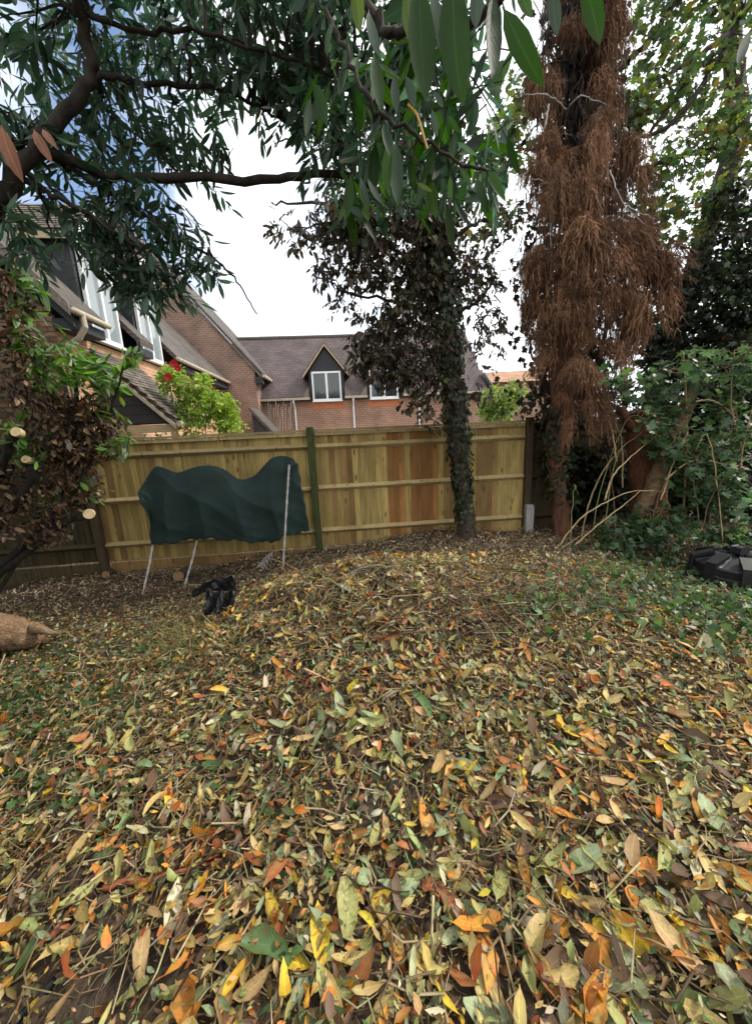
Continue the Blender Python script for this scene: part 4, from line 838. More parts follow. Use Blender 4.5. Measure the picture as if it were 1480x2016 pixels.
V, F, A = scatter(TR, P+np.array([0,0,.03])+np.array([0,0,.07])*rng.random((n, 1)), frames(dv, rng.normal(size=(n, 3))), rng.uniform(.12, .38, n), pick([(.16,.10,.06),(.34,.26,.15),(.09,.055,.04)], [4,2,3], n), wscale=np.full(n, .7)); mk('brushwood', V, F, M['leaf'], kind='stuff', label='tangled dry brushwood right of the heap', attrs=A)

# ------------------------------------------------------------------ trees
def limb(parent, name, P, r, n=20, wobb=.01, mt='bark', sides=8, bump=.08):
    return mk(name, *tube(wob(np.array(P, float), wobb, n), r, sides, bump=bump), M[mt], parent, smooth=True)
def twig_part(parent, tb, mt='bark_dark'): 
    return mk('twigs', tb[0], tb[1], M[mt], parent, kind='stuff')
def reach(parent, anchors, C, n, r, mt='bark_dark', name='branch'):
    """thin branches from the nearest limb point to a sample of the leafy centres"""
    A_ = np.concatenate(anchors); tb = []
    for c_ in C[rng.choice(len(C), min(n, len(C)), replace=False)]:
        a = A_[np.argmin(((A_-c_)**2).sum(1)+rng.random(len(A_))*.05)]; mid = (a+c_)/2+np.array([0, 0, .06])+rng.normal(size=3)*.05
        tb.append(tube(wob([a, mid, c_], .012, 8), [r, r*.6, r*.25], 4, caps=False))
    V, F = J(*tb); return mk('small_branches', V, F, M[mt], parent, kind='stuff')
def px3(l): return [at(*q) for q in l]

# --- overhanging laurel on the left (trunk at the left edge, limbs across the top)
lau = thing('laurel_tree', 'dark laurel tree at the left edge with limbs and long leaves hanging across the top', 'tree', (-3.35, 2.1, -.35))
tr_p = [np.array((-3.35,2.1,-.5)), np.array((-3.2,2.25,.6)), at(-70,560,2.6), at(-15,430,2.6), at(45,330,2.6), at(105,245,2.62), at(165,180,2.65), at(183,120,2.65), at(160,40,2.6), at(145,-60,2.5), at(120,-260,2.4)]
limb(lau, 'trunk', tr_p, [.09,.08,.062,.05,.044,.038,.035,.033,.031,.028,.025], 40, .008, 'bark_dark', 10)
b1 = px3([(35,325,2.62),(90,300,2.7),(140,318,2.75),(210,343,2.8),(300,352,2.85),(420,347,2.9),(540,352,2.95),(620,344,3.0),(760,345,3.0),(860,340,3.05),(930,330,3.1)])
b2 = px3([(175,150,2.65),(230,150,2.7),(300,165,2.8),(420,172,2.9),(500,205,3.0),(560,240,3.05)])
b3 = px3([(25,345,2.62),(90,375,2.65),(170,420,2.7),(280,490,2.8)])
b4 = px3([(120,320,2.75),(190,365,2.8),(260,405,2.85),(350,470,2.9),(430,515,2.95),(470,560,3.0),(506,618,3.0)])
b5 = px3([(150,20,2.6),(260,60,2.6),(380,60,2.6),(520,100,2.6),(650,150,2.6),(760,240,2.6)])
b6 = px3([(145,-60,2.5),(330,-120,2.2),(560,-140,1.9),(760,-120,1.5),(900,-90,1.2)])
b7 = px3([(640,-120,1.0),(715,10,.95),(760,55,.92),(815,82,.9),(880,76,.9),(930,52,.9),(970,10,.88),(1000,-60,.85)])
b8 = px3([(640,20,1.6),(690,120,1.55),(730,200,1.5),(790,250,1.5),(880,300,1.5),(960,335,1.5)])
for nm, b, r in [('branch', b1, [.033,.031,.029,.027,.023,.018]), ('branch', b2, [.019,.016,.012,.008]), ('branch', b3, [.02,.014,.008]), ('branch', b4, [.014,.012,.008,.004]), ('branch', b5, [.013,.011,.007]), ('branch', b6, [.045,.035,.02]), ('branch', b7, [.009,.0085,.008,.006]), ('branch', b8, [.008,.007,.005])]:
    limb(lau, nm, b, r, 34, .006, 'bark_dark', 7)
LC = [(100, 110, 2.9, 150, 120, 0.5, 75), (40, 260, 2.7, 70, 130, 0.4, 35), (150, 290, 2.9, 100, 70, 0.35, 30), (270, 255, 2.95, 120, 80, 0.35, 41), (330, 90, 3.1, 150, 110, 0.5, 75), (500, 90, 3.1, 150, 110, 0.5, 85), (620, 90, 2.9, 110, 110, 0.5, 71), (640, 240, 2.9, 80, 90, 0.35, 42), (560, 170, 3.0, 90, 70, 0.3, 35), (250, 400, 2.9, 120, 55, 0.3, 37), (370, 300, 3.0, 90, 70, 0.3, 19), (340, 470, 2.95, 80, 45, 0.25, 34), (200, 470, 2.9, 60, 50, 0.2, 26), (260, 520, 2.95, 70, 50, 0.2, 20), (330, 560, 3.0, 50, 40, 0.2, 14), (405, 520, 2.95, 30, 25, 0.15, 7), (300, -120, 2.6, 350, 110, 0.5, 107), (650, -120, 2.4, 250, 120, 0.5, 80), (20, 450, 2.6, 50, 60, 0.3, 16), (290, 560, 3.0, 50, 50, 0.2, 16), (720, 110, 2.6, 110, 110, 0.5, 53), (840, 60, 2.3, 130, 90, 0.5, 53), (780, 300, 2.7, 130, 90, 0.4, 53), (930, 330, 2.6, 60, 80, 0.3, 20)]
C = cloud_pts(LC); LCOL = [(.038,.078,.044),(.055,.105,.06),(.075,.13,.08),(.028,.058,.034),(.11,.165,.11)]
pos, R, sz, tb = twigs(C, .22, 8, .105, .55)
V, F, A = scatter(TH, pos, R, sz, pick(LCOL, [3,4,3,3,1], len(pos))); mk('foliage', V, F, M['leaf_live'], lau, kind='stuff', smooth=True, attrs=A)
# unseen foliage added behind, overhead and off-frame left to block light
def world_cloud(cl): return np.concatenate([np.array(c_[:3])+(lambda u: u/np.linalg.norm(u, axis=1, keepdims=True)*rng.random((c_[6], 1))**.4)(rng.normal(size=(c_[6], 3)))*np.array(c_[3:6]) for c_ in cl])
C2 = world_cloud([(-6.6,3.5,2.2,1.4,2.6,2.6,420),(-5.6,1.0,2.6,1.4,1.6,2.4,300),(-3.6,.6,4.6,1.6,1.6,.8,200),(-5.9,4.4,3.4,1.0,1.2,2.4,260),(-7,6,2,1,2.5,2,200),(-4.6,-1.4,2.5,1.8,1.7,2.6,420),(-1,-3.2,2.6,2.5,1,2.6,380)])
pos, R, sz, tb2 = twigs(C2, .4, 8, .22, .5)
V, F, A = scatter(TS, pos, R, sz, pick(LCOL, [3,4,3,3,1], len(pos))); mk('shading_foliage', V, F, M['leaf_live'], lau, kind='stuff', attrs=A)
twig_part(lau, tb); reach(lau, [wob(b, 0.0, 40) for b in (b1, b2, b3, b4, b5, b6)], C, 150, .011)
# larger leaves that hang close to the camera: each one a leaf of its own
hme = [mesh('leaf', v, [tuple(f) for f in fc], M['leaf_live_obj'], smooth=True, attrs={'lp': lp}) for v, fc, lp in TH]
def hang(a, b, D, k, col, face=None):
    A_ = at(a[0], a[1], D); B_ = at(b[0], b[1], D-.02); d = B_-A_; L_ = np.linalg.norm(d)
    n_ = np.array(face) if face is not None else np.array([rng.normal()*.5, -1, .35])
    o = put('leaf', hme[k], lau, (A_+B_)/2, frames(d[None], n_[None])[0], col, L_); return o
G1 = (.022,.056,.009); G2 = (.042,.095,.018); G3 = (.045,.075,.046); G4 = (.09,.14,.02); G5 = (.018,.042,.014)
for h in [((822,-40),(836,206),.62,0,G1,(.1,-1,.2)),((884,-60),(904,214),.60,3,G1,(-.2,-1,.3)),((850,-30),(872,105),.66,1,G5,None),((968,-10),(962,168),.64,2,G5,(.6,-1,.2)),((984,8),(1066,170),.62,1,G1,(-.5,-1,.1)),((800,-20),(812,95),.7,0,G4,None),((722,18),(742,112),.72,3,G3,(.4,-1,.6)),((735,105),(748,222),.74,0,G1,None),((700,-30),(712,70),.8,2,G4,None),((1015,-40),(1048,45),.66,4,G2,None),((940,-40),(938,60),.6,0,G3,None),((990,110),(960,172),.8,1,G1,None),((1085,-30),(1095,75),.9,0,G3,None),((1150,-40),(1185,92),.75,2,G1,None),((1475,60),(1448,130),.9,3,G3,(.3,-1,.8)),
          ((655,30),(640,110),.95,1,G1,None),((620,160),(650,250),1.1,2,G5,None),((610,190),(600,270),1.2,0,G5,None),((690,345),(684,432),1.25,0,G1,(-.1,-1,.1)),((708,345),(725,412),1.3,1,G3,None),((722,352),(752,405),1.3,3,G3,None),((768,265),(760,385),1.15,3,G2,None),((778,275),(780,405),1.15,0,G3,(.3,-1,.4)),((755,242),(768,312),1.1,2,G3,(.2,-1,.9)),((775,150),(780,225),1.05,0,G3,(.2,-1,.8)),((800,150),(818,215),1.05,2,G3,None),((885,345),(888,395),1.3,3,G2,None),((905,330),(928,368),1.3,0,G2,None),((935,345),(962,420),1.3,1,G1,None),((960,340),(995,400),1.3,2,G2,None),((945,370),(968,442),1.3,3,G1,None),((850,215),(862,270),1.2,0,G3,None),((880,225),(905,262),1.2,1,G1,None),((855,180),(872,215),1.1,2,G3,None),((820,360),(850,378),1.4,0,G4,None)]: hang(*h)
# three pinkish dead leaves at the far left
for a, b in [((-5,240),(40,355),), ((62,250),(100,318)), ((80,250),(110,290))]: hang(a, b, .95, 1, (.22,.10,.06), (.3,-1,.3))
C = cloud_pts([(700,110,1.9,110,130,.4,9),(820,200,1.7,110,110,.3,12),(900,130,1.6,90,120,.3,10),(880,320,1.8,80,60,.3,8),(720,300,1.9,70,80,.3,7)])
pos, R, sz, tb = twigs(C, .22, 5, .135, .9); cc = pick([G1, G2, G3, G5], [3,2,3,2], len(pos))
for p_, r_, s_, c_ in zip(pos[:240], R, sz, cc): put('leaf', hme[rng.integers(5)], lau, p_, r_, c_, s_)
twig_part(lau, tb)
mk('seed_stalk', *tube(smooth_path(px3([(803,205,1.2),(820,225,1.2),(832,262,1.2),(841,293,1.2)]), 10), [.004,.003,.003], 5), rough_mat('yellow_stalk', (.45,.24,.05), (.55,.32,.08), .7, 20, bump=0), lau)

# --- ivy-clad tree in front of the fence
ivb = at(922, 1058, 5.15)
ivt = thing('ivy_clad_tree', 'leaning ivy-clad tree with withered brown leaves standing in front of the fence', 'tree', ivb)
ip = [ivb-np.array([0,0,.3])]+px3([(918,1040,5.15),(913,985,5.15),(906,900,5.15),(897,810,5.17),(886,720,5.2),(880,640,5.2),(872,560,5.2),(855,480,5.2),(838,410,5.2),(815,320,5.25),(800,220,5.3),(790,60,5.3),(780,-150,5.3)])
limb(ivt, 'trunk', ip, [.17,.125,.11,.115,.115,.11,.105,.105,.10,.10,.09,.08,.07,.05], 50, .008, 'bark', 12, .07)
ib = [px3(l) for l in ([(875,590,5.2),(820,520,5.1),(740,470,5.0),(650,440,4.9),(570,450,4.9)], [(885,700,5.2),(830,690,5.0),(760,700,4.9),(700,690,4.85)], [(880,640,5.2),(800,600,5.1),(700,580,5.0),(620,545,5.0)], [(860,480,5.2),(920,450,5.2),(980,420,5.2),(1010,430,5.2)], [(880,620,5.2),(930,600,5.2),(970,560,5.2),(985,610,5.1)], [(838,410,5.2),(760,400,5.1),(680,395,5.0),(560,400,4.95),(530,405,4.95)], [(815,330,5.2),(700,300,5.1),(600,260,5.0),(540,290,5.0)], [(886,720,5.2),(840,790,5.0),(800,800,4.95)])]
for b in ib: limb(ivt, 'branch', b, [.035,.022,.014,.006], 20, .015, 'bark_dark', 6)
C = cloud_pts([(790, 440, 5.1, 120, 65, 0.4, 335), (690, 440, 5.0, 90, 50, 0.4, 187), (730, 520, 5.0, 110, 50, 0.35, 210), (830, 560, 5.1, 60, 60, 0.3, 202), (780, 630, 5.0, 75, 50, 0.3, 148), (770, 715, 4.95, 75, 48, 0.3, 179), (720, 680, 4.9, 45, 35, 0.2, 58), (820, 740, 5.0, 55, 45, 0.25, 85), (850, 660, 5.1, 50, 60, 0.25, 101), (925, 520, 5.2, 55, 60, 0.3, 78), (940, 610, 5.2, 55, 70, 0.3, 62), (960, 680, 5.1, 35, 60, 0.2, 21), (980, 440, 5.2, 50, 45, 0.25, 26), (600, 450, 4.9, 60, 35, 0.25, 26), (640, 530, 4.95, 35, 30, 0.2, 12), (540, 460, 4.9, 25, 20, 0.15, 7), (860, 470, 5.2, 60, 50, 0.3, 70), (700, 350, 5.1, 110, 60, 0.4, 54), (850, 820, 4.95, 40, 25, 0.2, 18), (900, 380, 5.2, 80, 50, 0.3, 46), (830, 340, 5.2, 120, 60, 0.4, 70), (680, 600, 4.95, 40, 30, 0.2, 14), (950, 760, 5.1, 25, 30, 0.15, 7), (810, 800, 4.95, 30, 15, 0.1, 7), (760, 260, 5.2, 120, 90, 0.4, 90), (850, 200, 5.3, 90, 120, 0.4, 80)])
pos, R, sz, tb = twigs(C, .14, 6, .082, .75, tr=.0025)
V, F, A = scatter(TS, pos, R, sz, pick([(.045,.038,.024),(.085,.06,.036),(.035,.036,.02),(.13,.085,.05),(.06,.068,.03)], [4,3,3,2,3], len(pos))); mk('foliage', V, F, M['leaf_dead'], ivt, kind='stuff', attrs=A)
twig_part(ivt, tb); reach(ivt, [wob(b, 0, 30) for b in ib]+[smooth_path(ip, 60)], C, 160, .009)
# ivy round the trunk
S = smooth_path(ip, 200); S = S[4:150]; n = 3600; k = rng.integers(0, len(S), n); th = rng.uniform(0, 2*math.pi, n)
rad = np.interp(k, [0, 20, 45, 90, 146], [.09,.105,.135,.165,.17])*(1+rng.normal(size=n)*.16)
o_ = np.stack([np.cos(th), np.sin(th), np.zeros(n)], -1); keepm = rng.random(n) < np.interp(k, [0, 12, 25, 146], [.12,.3,1,1])
P = (S[k]+o_*rad[:, None])[keepm]; o_ = o_[keepm]; n = len(P)
V, F, A = scatter(TI, P, frames(np.stack([rng.normal(size=n)*.5, rng.normal(size=n)*.3, -np.ones(n)], -1), o_+rng.normal(size=(n, 3))*.35), rng.uniform(.045, .095, n), pick([(.022,.034,.014),(.05,.065,.03),(.06,.04,.028),(.03,.045,.02),(.10,.13,.06),(.10,.15,.03)], [4,3,3,4,1,.6], n)); mk('ivy', V, F, M['leaf_live'], ivt, kind='stuff', attrs=A)

# --- dead brown conifer
cb = at(1108, 1048, 5.35)
con = thing('dead_conifer', 'tall dead conifer hung with rust-brown drooping foliage right of the fence', 'tree', cb)
cp = [cb-np.array([0,0,.3])]+px3([(1106,1030,5.35),(1098,960,5.35),(1093,880,5.37),(1105,780,5.4),(1120,640,5.5),(1140,460,5.6),(1150,250,5.7),(1155,0,5.7),(1155,-300,5.7)])
limb(con, 'trunk', cp, [.17,.125,.11,.12,.14,.16,.17,.16,.14,.10], 46, .008, 'bark_red', 12, .07)
def spray(seed, L_=1.0, n=26):
    """a pendulous tassel: strands fan from an arched twig and hang nearly straight down"""
    r = np.random.default_rng(seed); V = []; F = []
    reach_ = r.uniform(.12, .26); wdt = r.uniform(.07, .13)
    def strip(p, d, l, w_):
        s = norm(np.cross(d, r.normal(size=3)))*w_; a = len(V); g = np.array([0, 0, -.22*l])
        for t, f in ((0, 1), (.5, .8), (1, .15)): c_ = p+d*l*t+g*t*t; V.append(c_-s*f); V.append(c_+s*f)
        F.append((a, a+1, a+3, a+2)); F.append((a+2, a+3, a+5, a+4))
    for i in range(n):
        u = r.random(); p = np.array([reach_*u, 0, .06*math.sin(3.1*u)-.12*u*u]); y = r.normal()*wdt
        l = L_*r.uniform(.45, 1.0)*(1-.35*abs(y)/.2); q = p+np.array([r.normal()*.03, y*.25, r.normal()*.02]); e = np.array([reach_*u*1.15+r.normal()*.04, y, -l])
        m_ = (q+e)/2+np.array([.03, y*.25, .04]); P_ = [q*(1-t)**2+m_*2*t*(1-t)+e*t*t for t in (0, .25, .5, .75, 1)]
        for k in range(4):
            d = P_[k+1]-P_[k]; ll = np.linalg.norm(d); strip(P_[k], norm(d/ll+r.normal(size=3)*.12), ll*1.1, .0036)
            for _ in range(4):
                f = r.random(); strip(P_[k]*(1-f)+P_[k+1]*f, norm(d/ll+r.normal(size=3)*.42), r.uniform(.04, .11), .0032)
    return mesh('foliage_spray', V, F, M['strand'])
SPR = [spray(i, L_) for i, L_ in enumerate((.35,.55,.8,1.05,.45,.7,.95,.3))]
el = lambda y: np.interp(y, [-150,0,200,400,500,650,800,900], [1070,1062,1045,1030,1005,1010,1040,1075])
er = lambda y: np.interp(y, [-150,0,200,300,430,520,600,660,760,860], [1205,1212,1230,1248,1282,1308,1322,1285,1255,1235])
cnt = 0
CL = []
for y_ in np.linspace(-110, 790, 17):                        # whorls of boughs; each bough carries a bunch of tassels
    lo, hi = el(y_+60), er(y_+60); k = int(np.clip((hi-lo)/72, 2, 4)) if y_ > 130 else 2
    for u in (np.arange(k)+rng.uniform(.1, .9, k))/k: CL.append((lo+20+(hi-lo-40)*u, y_+rng.normal()*28, u))
bun = rng.uniform(.55, 1.25, len(CL)); tlt = rng.normal(size=len(CL))*.22
while cnt < 265:
    ci = cnt % len(CL) if cnt < len(CL)*2 else int(rng.beta(1.8, 1.1)*len(CL)); x0_, y0_, u = CL[ci]
    x_ = x0_+rng.normal()*9; y_ = y0_+rng.normal()*9; D = np.interp(y_, [-100, 400, 800], [5.7, 5.5, 5.2])-.45*math.sin(math.pi*u)+rng.normal()*.07
    p_ = at(x_, y_, D); out_ = np.array([(u-.5)*2.6, -.9]); a = math.atan2(out_[1], out_[0])+rng.normal()*.6
    s_ = rng.uniform(.75, 1.1)*bun[ci]*np.interp(y_, [-100, 300, 560, 800], [.9, 1, 1.1, .8]); ti = rng.normal()*.12+.10+tlt[ci]
    ca, sa = math.cos(a), math.sin(a); ct, st = math.cos(-ti), math.sin(-ti)
    Rz = np.array([(ca, -sa, 0), (sa, ca, 0), (0, 0, 1)]); Ry = np.array([(ct, 0, st), (0, 1, 0), (-st, 0, ct)])
    put('foliage_spray', SPR[rng.integers(8)], con, p_, Rz@Ry, None, s_); cnt += 1
for x0_, y0_, u in CL[::2]:
    cx = np.interp(y0_, [-100, 400, 800], [1150, 1145, 1108]); limb(con, 'bough', px3([(cx, y0_+25, 5.6), ((cx+x0_)/2, y0_-8, 5.5-.2*math.sin(math.pi*u)), (x0_, y0_, 5.5-.42*math.sin(math.pi*u))]), [.022,.014,.006], 8, .004, 'bark_dark', 5)
# dark dead foliage close round the trunk
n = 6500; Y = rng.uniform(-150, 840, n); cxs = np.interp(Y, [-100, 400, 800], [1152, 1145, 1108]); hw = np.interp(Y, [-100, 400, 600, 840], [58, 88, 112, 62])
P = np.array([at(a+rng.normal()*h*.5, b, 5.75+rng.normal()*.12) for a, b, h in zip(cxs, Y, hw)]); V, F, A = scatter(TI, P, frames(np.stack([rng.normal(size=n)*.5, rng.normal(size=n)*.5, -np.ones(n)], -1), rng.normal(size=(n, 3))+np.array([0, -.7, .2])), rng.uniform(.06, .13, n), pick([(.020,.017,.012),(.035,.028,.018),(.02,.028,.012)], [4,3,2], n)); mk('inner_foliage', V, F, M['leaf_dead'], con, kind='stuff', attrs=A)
# inner hanging twiggery
n = 2600; Y = rng.uniform(-150, 800, n); U_ = rng.beta(2, 2, n); X = np.array([el(a+60) for a in Y])+(np.array([er(a+60)-el(a+60) for a in Y]))*U_
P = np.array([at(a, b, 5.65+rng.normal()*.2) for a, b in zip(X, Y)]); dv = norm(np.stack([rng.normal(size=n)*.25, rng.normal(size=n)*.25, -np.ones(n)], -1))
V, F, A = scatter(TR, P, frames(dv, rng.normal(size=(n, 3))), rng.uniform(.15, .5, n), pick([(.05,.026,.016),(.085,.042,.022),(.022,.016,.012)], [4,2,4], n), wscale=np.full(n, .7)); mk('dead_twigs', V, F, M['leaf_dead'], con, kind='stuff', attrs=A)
for l in ([(1115,215,5.3),(1085,190,5.1),(1050,185,5.0),(1030,185,5.0)], [(1118,212,5.3),(1140,190,5.0),(1170,195,4.95),(1195,205,4.95)], [(1080,205,5.1),(1075,240,5.0),(1066,260,5.0)], [(1200,335,5.1),(1212,370,4.95),(1232,405,4.9),(1275,445,4.85)], [(1232,405,4.9),(1215,450,4.9),(1205,470,4.9)], [(1085,370,5.1),(1084,460,5.0),(1080,560,5.0)], [(1130,505,5.2),(1150,550,5.0),(1185,590,4.95)], [(1150,550,5.0),(1115,580,5.0),(1090,590,5.0)], [(1190,620,5.1),(1212,660,5.0),(1208,720,4.95)], [(1232,405,4.9),(1262,420,4.9),(1290,430,4.9)], [(1095,370,5.1),(1065,355,5.05),(1040,350,5.0)]):
    limb(con, 'bare_branch', px3(l), [.011,.008,.005,.002], 16, .005, 'grey_twig', 5)
n = 700; k = rng.uniform(800, 985, n); tx = np.interp(k, [800,880,985], [1100,1092,1100]); th = rng.uniform(0, 6.28, n)
P = np.array([at(a, b, 5.36) for a, b in zip(tx, k)])+np.stack([np.cos(th), np.sin(th), th*0], -1)*(.15+.05*rng.normal(size=(n, 1))); V, F, A = scatter(TI, P, frames(np.stack([rng.normal(size=n)*.5, rng.normal(size=n)*.3, -np.ones(n)], -1), np.stack([np.cos(th), np.sin(th), th*0+.2], -1)), rng.uniform(.045, .085, n), pick([(.022,.034,.014),(.05,.06,.03),(.07,.05,.03)], [4,3,2], n)); mk('ivy', V, F, M['leaf_live'], con, kind='stuff', attrs=A)

# --- right-hand broadleaf tree behind, yellowing leaves
rb = np.array([5.6, 7.4, -.2])
rtr = thing('broadleaf_tree', 'tall broadleaf tree with yellowing green leaves behind the brown conifer', 'tree', rb)
rp_ = [rb, rb+np.array([-.1,.1,2.5]), at(1440,300,7.6), at(1440,40,7.4), at(1450,-250,7.4)]
limb(rtr, 'trunk', rp_, [.22,.19,.15,.12,.08], 30, .02, 'bark', 10)
rbs = [px3(l) for l in ([(1245,275,6.6),(1300,258,6.6),(1345,220,6.6),(1390,150,6.8),(1425,90,7.0),(1478,0,7.2)], [(1280,260,6.6),(1320,205,6.7),(1360,150,6.8),(1400,110,7.0)], [(1310,148,6.4),(1360,118,6.6),(1410,85,6.8),(1440,60,7.2)], [(1250,335,6.6),(1300,320,6.7),(1360,300,6.9),(1440,290,7.5)], [(1225,130,6.8),(1260,100,6.8),(1300,50,6.9),(1340,-30,7.0)], [(1200,90,6.8),(1250,40,6.8),(1280,-40,6.8)])]
for b in rbs: limb(rtr, 'branch', b, [.022,.032,.036,.04,.045], 20, .015, 'bark_dark', 7)
C = cloud_pts([(1320,60,6.8,110,70,.6,34),(1420,120,7,80,110,.6,52),(1300,180,6.7,60,40,.4,26),(1380,250,7,90,60,.6,42),(1440,330,7,70,80,.6,45),(1300,340,6.8,60,50,.5,34),(1270,110,6.6,50,70,.4,18),(1350,420,7,70,50,.5,42),(1290,420,6.9,40,60,.4,24),(1460,220,7,40,60,.4,22),(1000,280,6.6,45,50,.4,40),(1010,200,6.8,40,50,.4,22),(1250,200,6.5,40,40,.4,40),(1380,-60,7,130,60,.6,120),(970,430,6.6,45,30,.3,14)])
pos, R, sz, tb = twigs(C, .26, 7, .115, .4)
V, F, A = scatter(TM, pos, R, sz, pick([(.09,.14,.045),(.14,.19,.05),(.20,.22,.05),(.07,.12,.05),(.28,.23,.05),(.18,.11,.04)], [4,4,1.2,5,.6,.5], len(pos))); mk('foliage', V, F, M['leaf_live'], rtr, kind='stuff', attrs=A); twig_part(rtr, tb); reach(rtr, [wob(b, 0, 20) for b in rbs]+[smooth_path(rp_, 30)], C, 130, .012)

# --- dense dark evergreen hedge at the far right
heb = np.array([6.3, 6.2, -.1])
hed = thing('evergreen_hedge', 'dense dark evergreen screen filling the right edge behind the undergrowth', 'hedge', heb)
hb = [[heb+np.array([dx, dy, -.2]), heb+np.array([dx*1.0, dy, 1.5]), heb+np.array([dx*.9, dy, 3.4])] for dx, dy in ((-2.6,.5),(-1.5,.6),(-.4,0),(.8,0),(0,.8))]
for b in hb: limb(hed, 'stem', b, [.09,.07,.03], 14, .02, 'bark_dark', 8)
C = cloud_pts([(1420,620,6.2,110,110,.5,420),(1340,700,6.3,80,60,.4,260),(1440,500,6.4,80,80,.5,200),(1450,400,6.6,60,60,.5,90),(1400,780,6.0,110,90,.4,330),(1300,650,6.5,50,50,.3,120),(1330,560,6.6,40,30,.3,44),(1200,860,6.3,120,120,.3,330),(1280,950,6.1,120,90,.3,280),(1420,930,5.8,110,110,.3,300),(1150,960,5.75,50,70,.12,110),(1110,880,5.75,45,80,.12,90),(1200,940,5.7,60,90,.12,110),(1460,740,5.6,50,90,.3,150),(1540,600,6,80,200,.5,200),(1480,1010,5.9,70,60,.3,150),(1560,900,5.6,90,150,.4,160)])
pos, R, sz, tb = twigs(C, .2, 7, .085, .45)
V, F, A = scatter(TI, pos, R, sz, pick([(.010,.017,.008),(.018,.029,.012),(.03,.048,.02),(.035,.025,.015),(.06,.09,.04)], [5,4,2,1.2,.8], len(pos))); mk('foliage', V, F, M['leaf_live'], hed, kind='stuff', attrs=A); twig_part(hed, tb); reach(hed, [smooth_path(b, 20) for b in hb], C, 120, .014)

# --- old trunks in the undergrowth
c = gp(1275, 1015); c = at(1277, 1012, 5.1); ot = thing('tree_stump', 'thick reddish-brown broken trunk standing in the undergrowth right of the conifer', 'tree trunk', c)
limb(ot, 'trunk', [c-np.array([0,0,.3]), c, at(1272,940,5.15), at(1262,870,5.2), at(1258,810,5.25)], [.25,.235,.21,.20,.16], 24, .008, 'bark_red', 14, .08)
limb(ot, 'branch_stub', px3([(1262,860,5.2),(1235,830,5.1),(1225,800,5.1)]), [.06,.05,.04], 8, .005, 'bark_red', 8)
c = at(1262, 1010, 4.85); lt2 = thing('leaning_trunk', 'slim pale trunk leaning to the right across the broken brown trunk', 'tree trunk', c)
limb(lt2, 'trunk', [c-np.array([.05,0,.2]), c, at(1290,940,4.85), at(1322,870,4.9), at(1352,800,4.95), at(1372,740,5.0)], [.10,.095,.09,.085,.08,.05], 24, .008, 'bark_log', 10, .08)
# --- arching bare stems and lobed leaves in front
ub = gp(1150, 1085)
und = thing('bramble_shrub', 'tangled shrub of arching pale bare stems with dark lobed leaves on the right', 'shrub', ub)
ust = [px3(l) for l in ([(1090,1092,4.6),(1125,1040,4.6),(1160,1008,4.6),(1200,985,4.6),(1250,966,4.6),(1315,968,4.6)], [(1145,1060,4.6),(1155,1005,4.65),(1180,940,4.7),(1220,885,4.75),(1265,850,4.8)], [(1190,985,4.6),(1205,940,4.6),(1235,905,4.65),(1300,850,4.7)], [(1213,908,4.7),(1205,850,4.7),(1190,790,4.7),(1168,740,4.7)], [(1130,1075,4.5),(1175,1035,4.5),(1220,1000,4.5),(1262,965,4.5)], [(1310,945,4.5),(1345,915,4.5),(1385,905,4.5),(1440,922,4.5),(1475,950,4.5)], [(1370,790,4.6),(1400,788,4.6),(1430,805,4.6),(1455,830,4.6)], [(1065,1130,4.3),(1100,1085,4.4),(1150,1050,4.4)], [(1300,985,4.5),(1330,900,4.6),(1355,850,4.6)], [(1225,960,4.7),(1225,900,4.7),(1222,850,4.7)], [(1345,1000,4.6),(1352,860,4.7),(1350,760,4.75),(1345,690,4.8)], [(1440,1010,4.6),(1460,900,4.6),(1440,800,4.6),(1445,690,4.7)], [(1030,1215,3.9),(1075,1150,4.1),(1110,1110,4.2)])]
for b in ust: limb(und, 'stem', b, [.011,.009,.007,.003], 22, .003, 'straw', 6)
for _ in range(13):
    x_ = rng.uniform(1090, 1470); y_ = rng.uniform(1030, 1120); D = rng.uniform(4.2, 4.9); dx = rng.uniform(-60, 130); h_ = rng.uniform(90, 330)
    b = px3([(x_, y_, D), (x_+dx*.25, y_-h_*.6, D+.05), (x_+dx*.7, y_-h_, D+.1), (x_+dx*1.2, y_-h_*.85, D+.1)]); ust.append(b); limb(und, 'stem', b, [.006,.005,.003,.0015], 16, .006, ['twig_brown', 'twig_brown', 'twig_green', 'straw'][rng.integers(4)], 5)
C = cloud_pts([(1330, 760, 4.8, 70, 60, 0.3, 43), (1220, 740, 4.7, 50, 22, 0.2, 14), (1430, 860, 4.7, 60, 100, 0.3, 80), (1370, 890, 4.6, 70, 50, 0.3, 37), (1300, 830, 4.7, 50, 40, 0.2, 22), (1420, 960, 4.5, 70, 50, 0.3, 62), (1310, 1030, 4.5, 80, 35, 0.3, 55), (1240, 1040, 4.5, 60, 28, 0.2, 37), (1440, 1050, 4.4, 50, 30, 0.2, 37), (1460, 740, 4.7, 40, 60, 0.3, 31), (1190, 1100, 4.3, 60, 25, 0.2, 31), (1390, 700, 4.9, 60, 40, 0.3, 24), (1290, 880, 4.7, 30, 30, 0.2, 11)])
pos, R, sz, tb = twigs(C, .17, 5, .105, .35)
V, F, A = scatter(TM, pos, R, sz, pick([(.045,.085,.036),(.065,.12,.05),(.10,.16,.075),(.12,.18,.05)], [4,4,2,1], len(pos))); mk('foliage', V, F, M['leaf_live'], und, kind='stuff', attrs=A); twig_part(und, tb, 'twig_green'); reach(und, [smooth_path(b, 14) for b in ust], C, 110, .007, 'twig_brown')

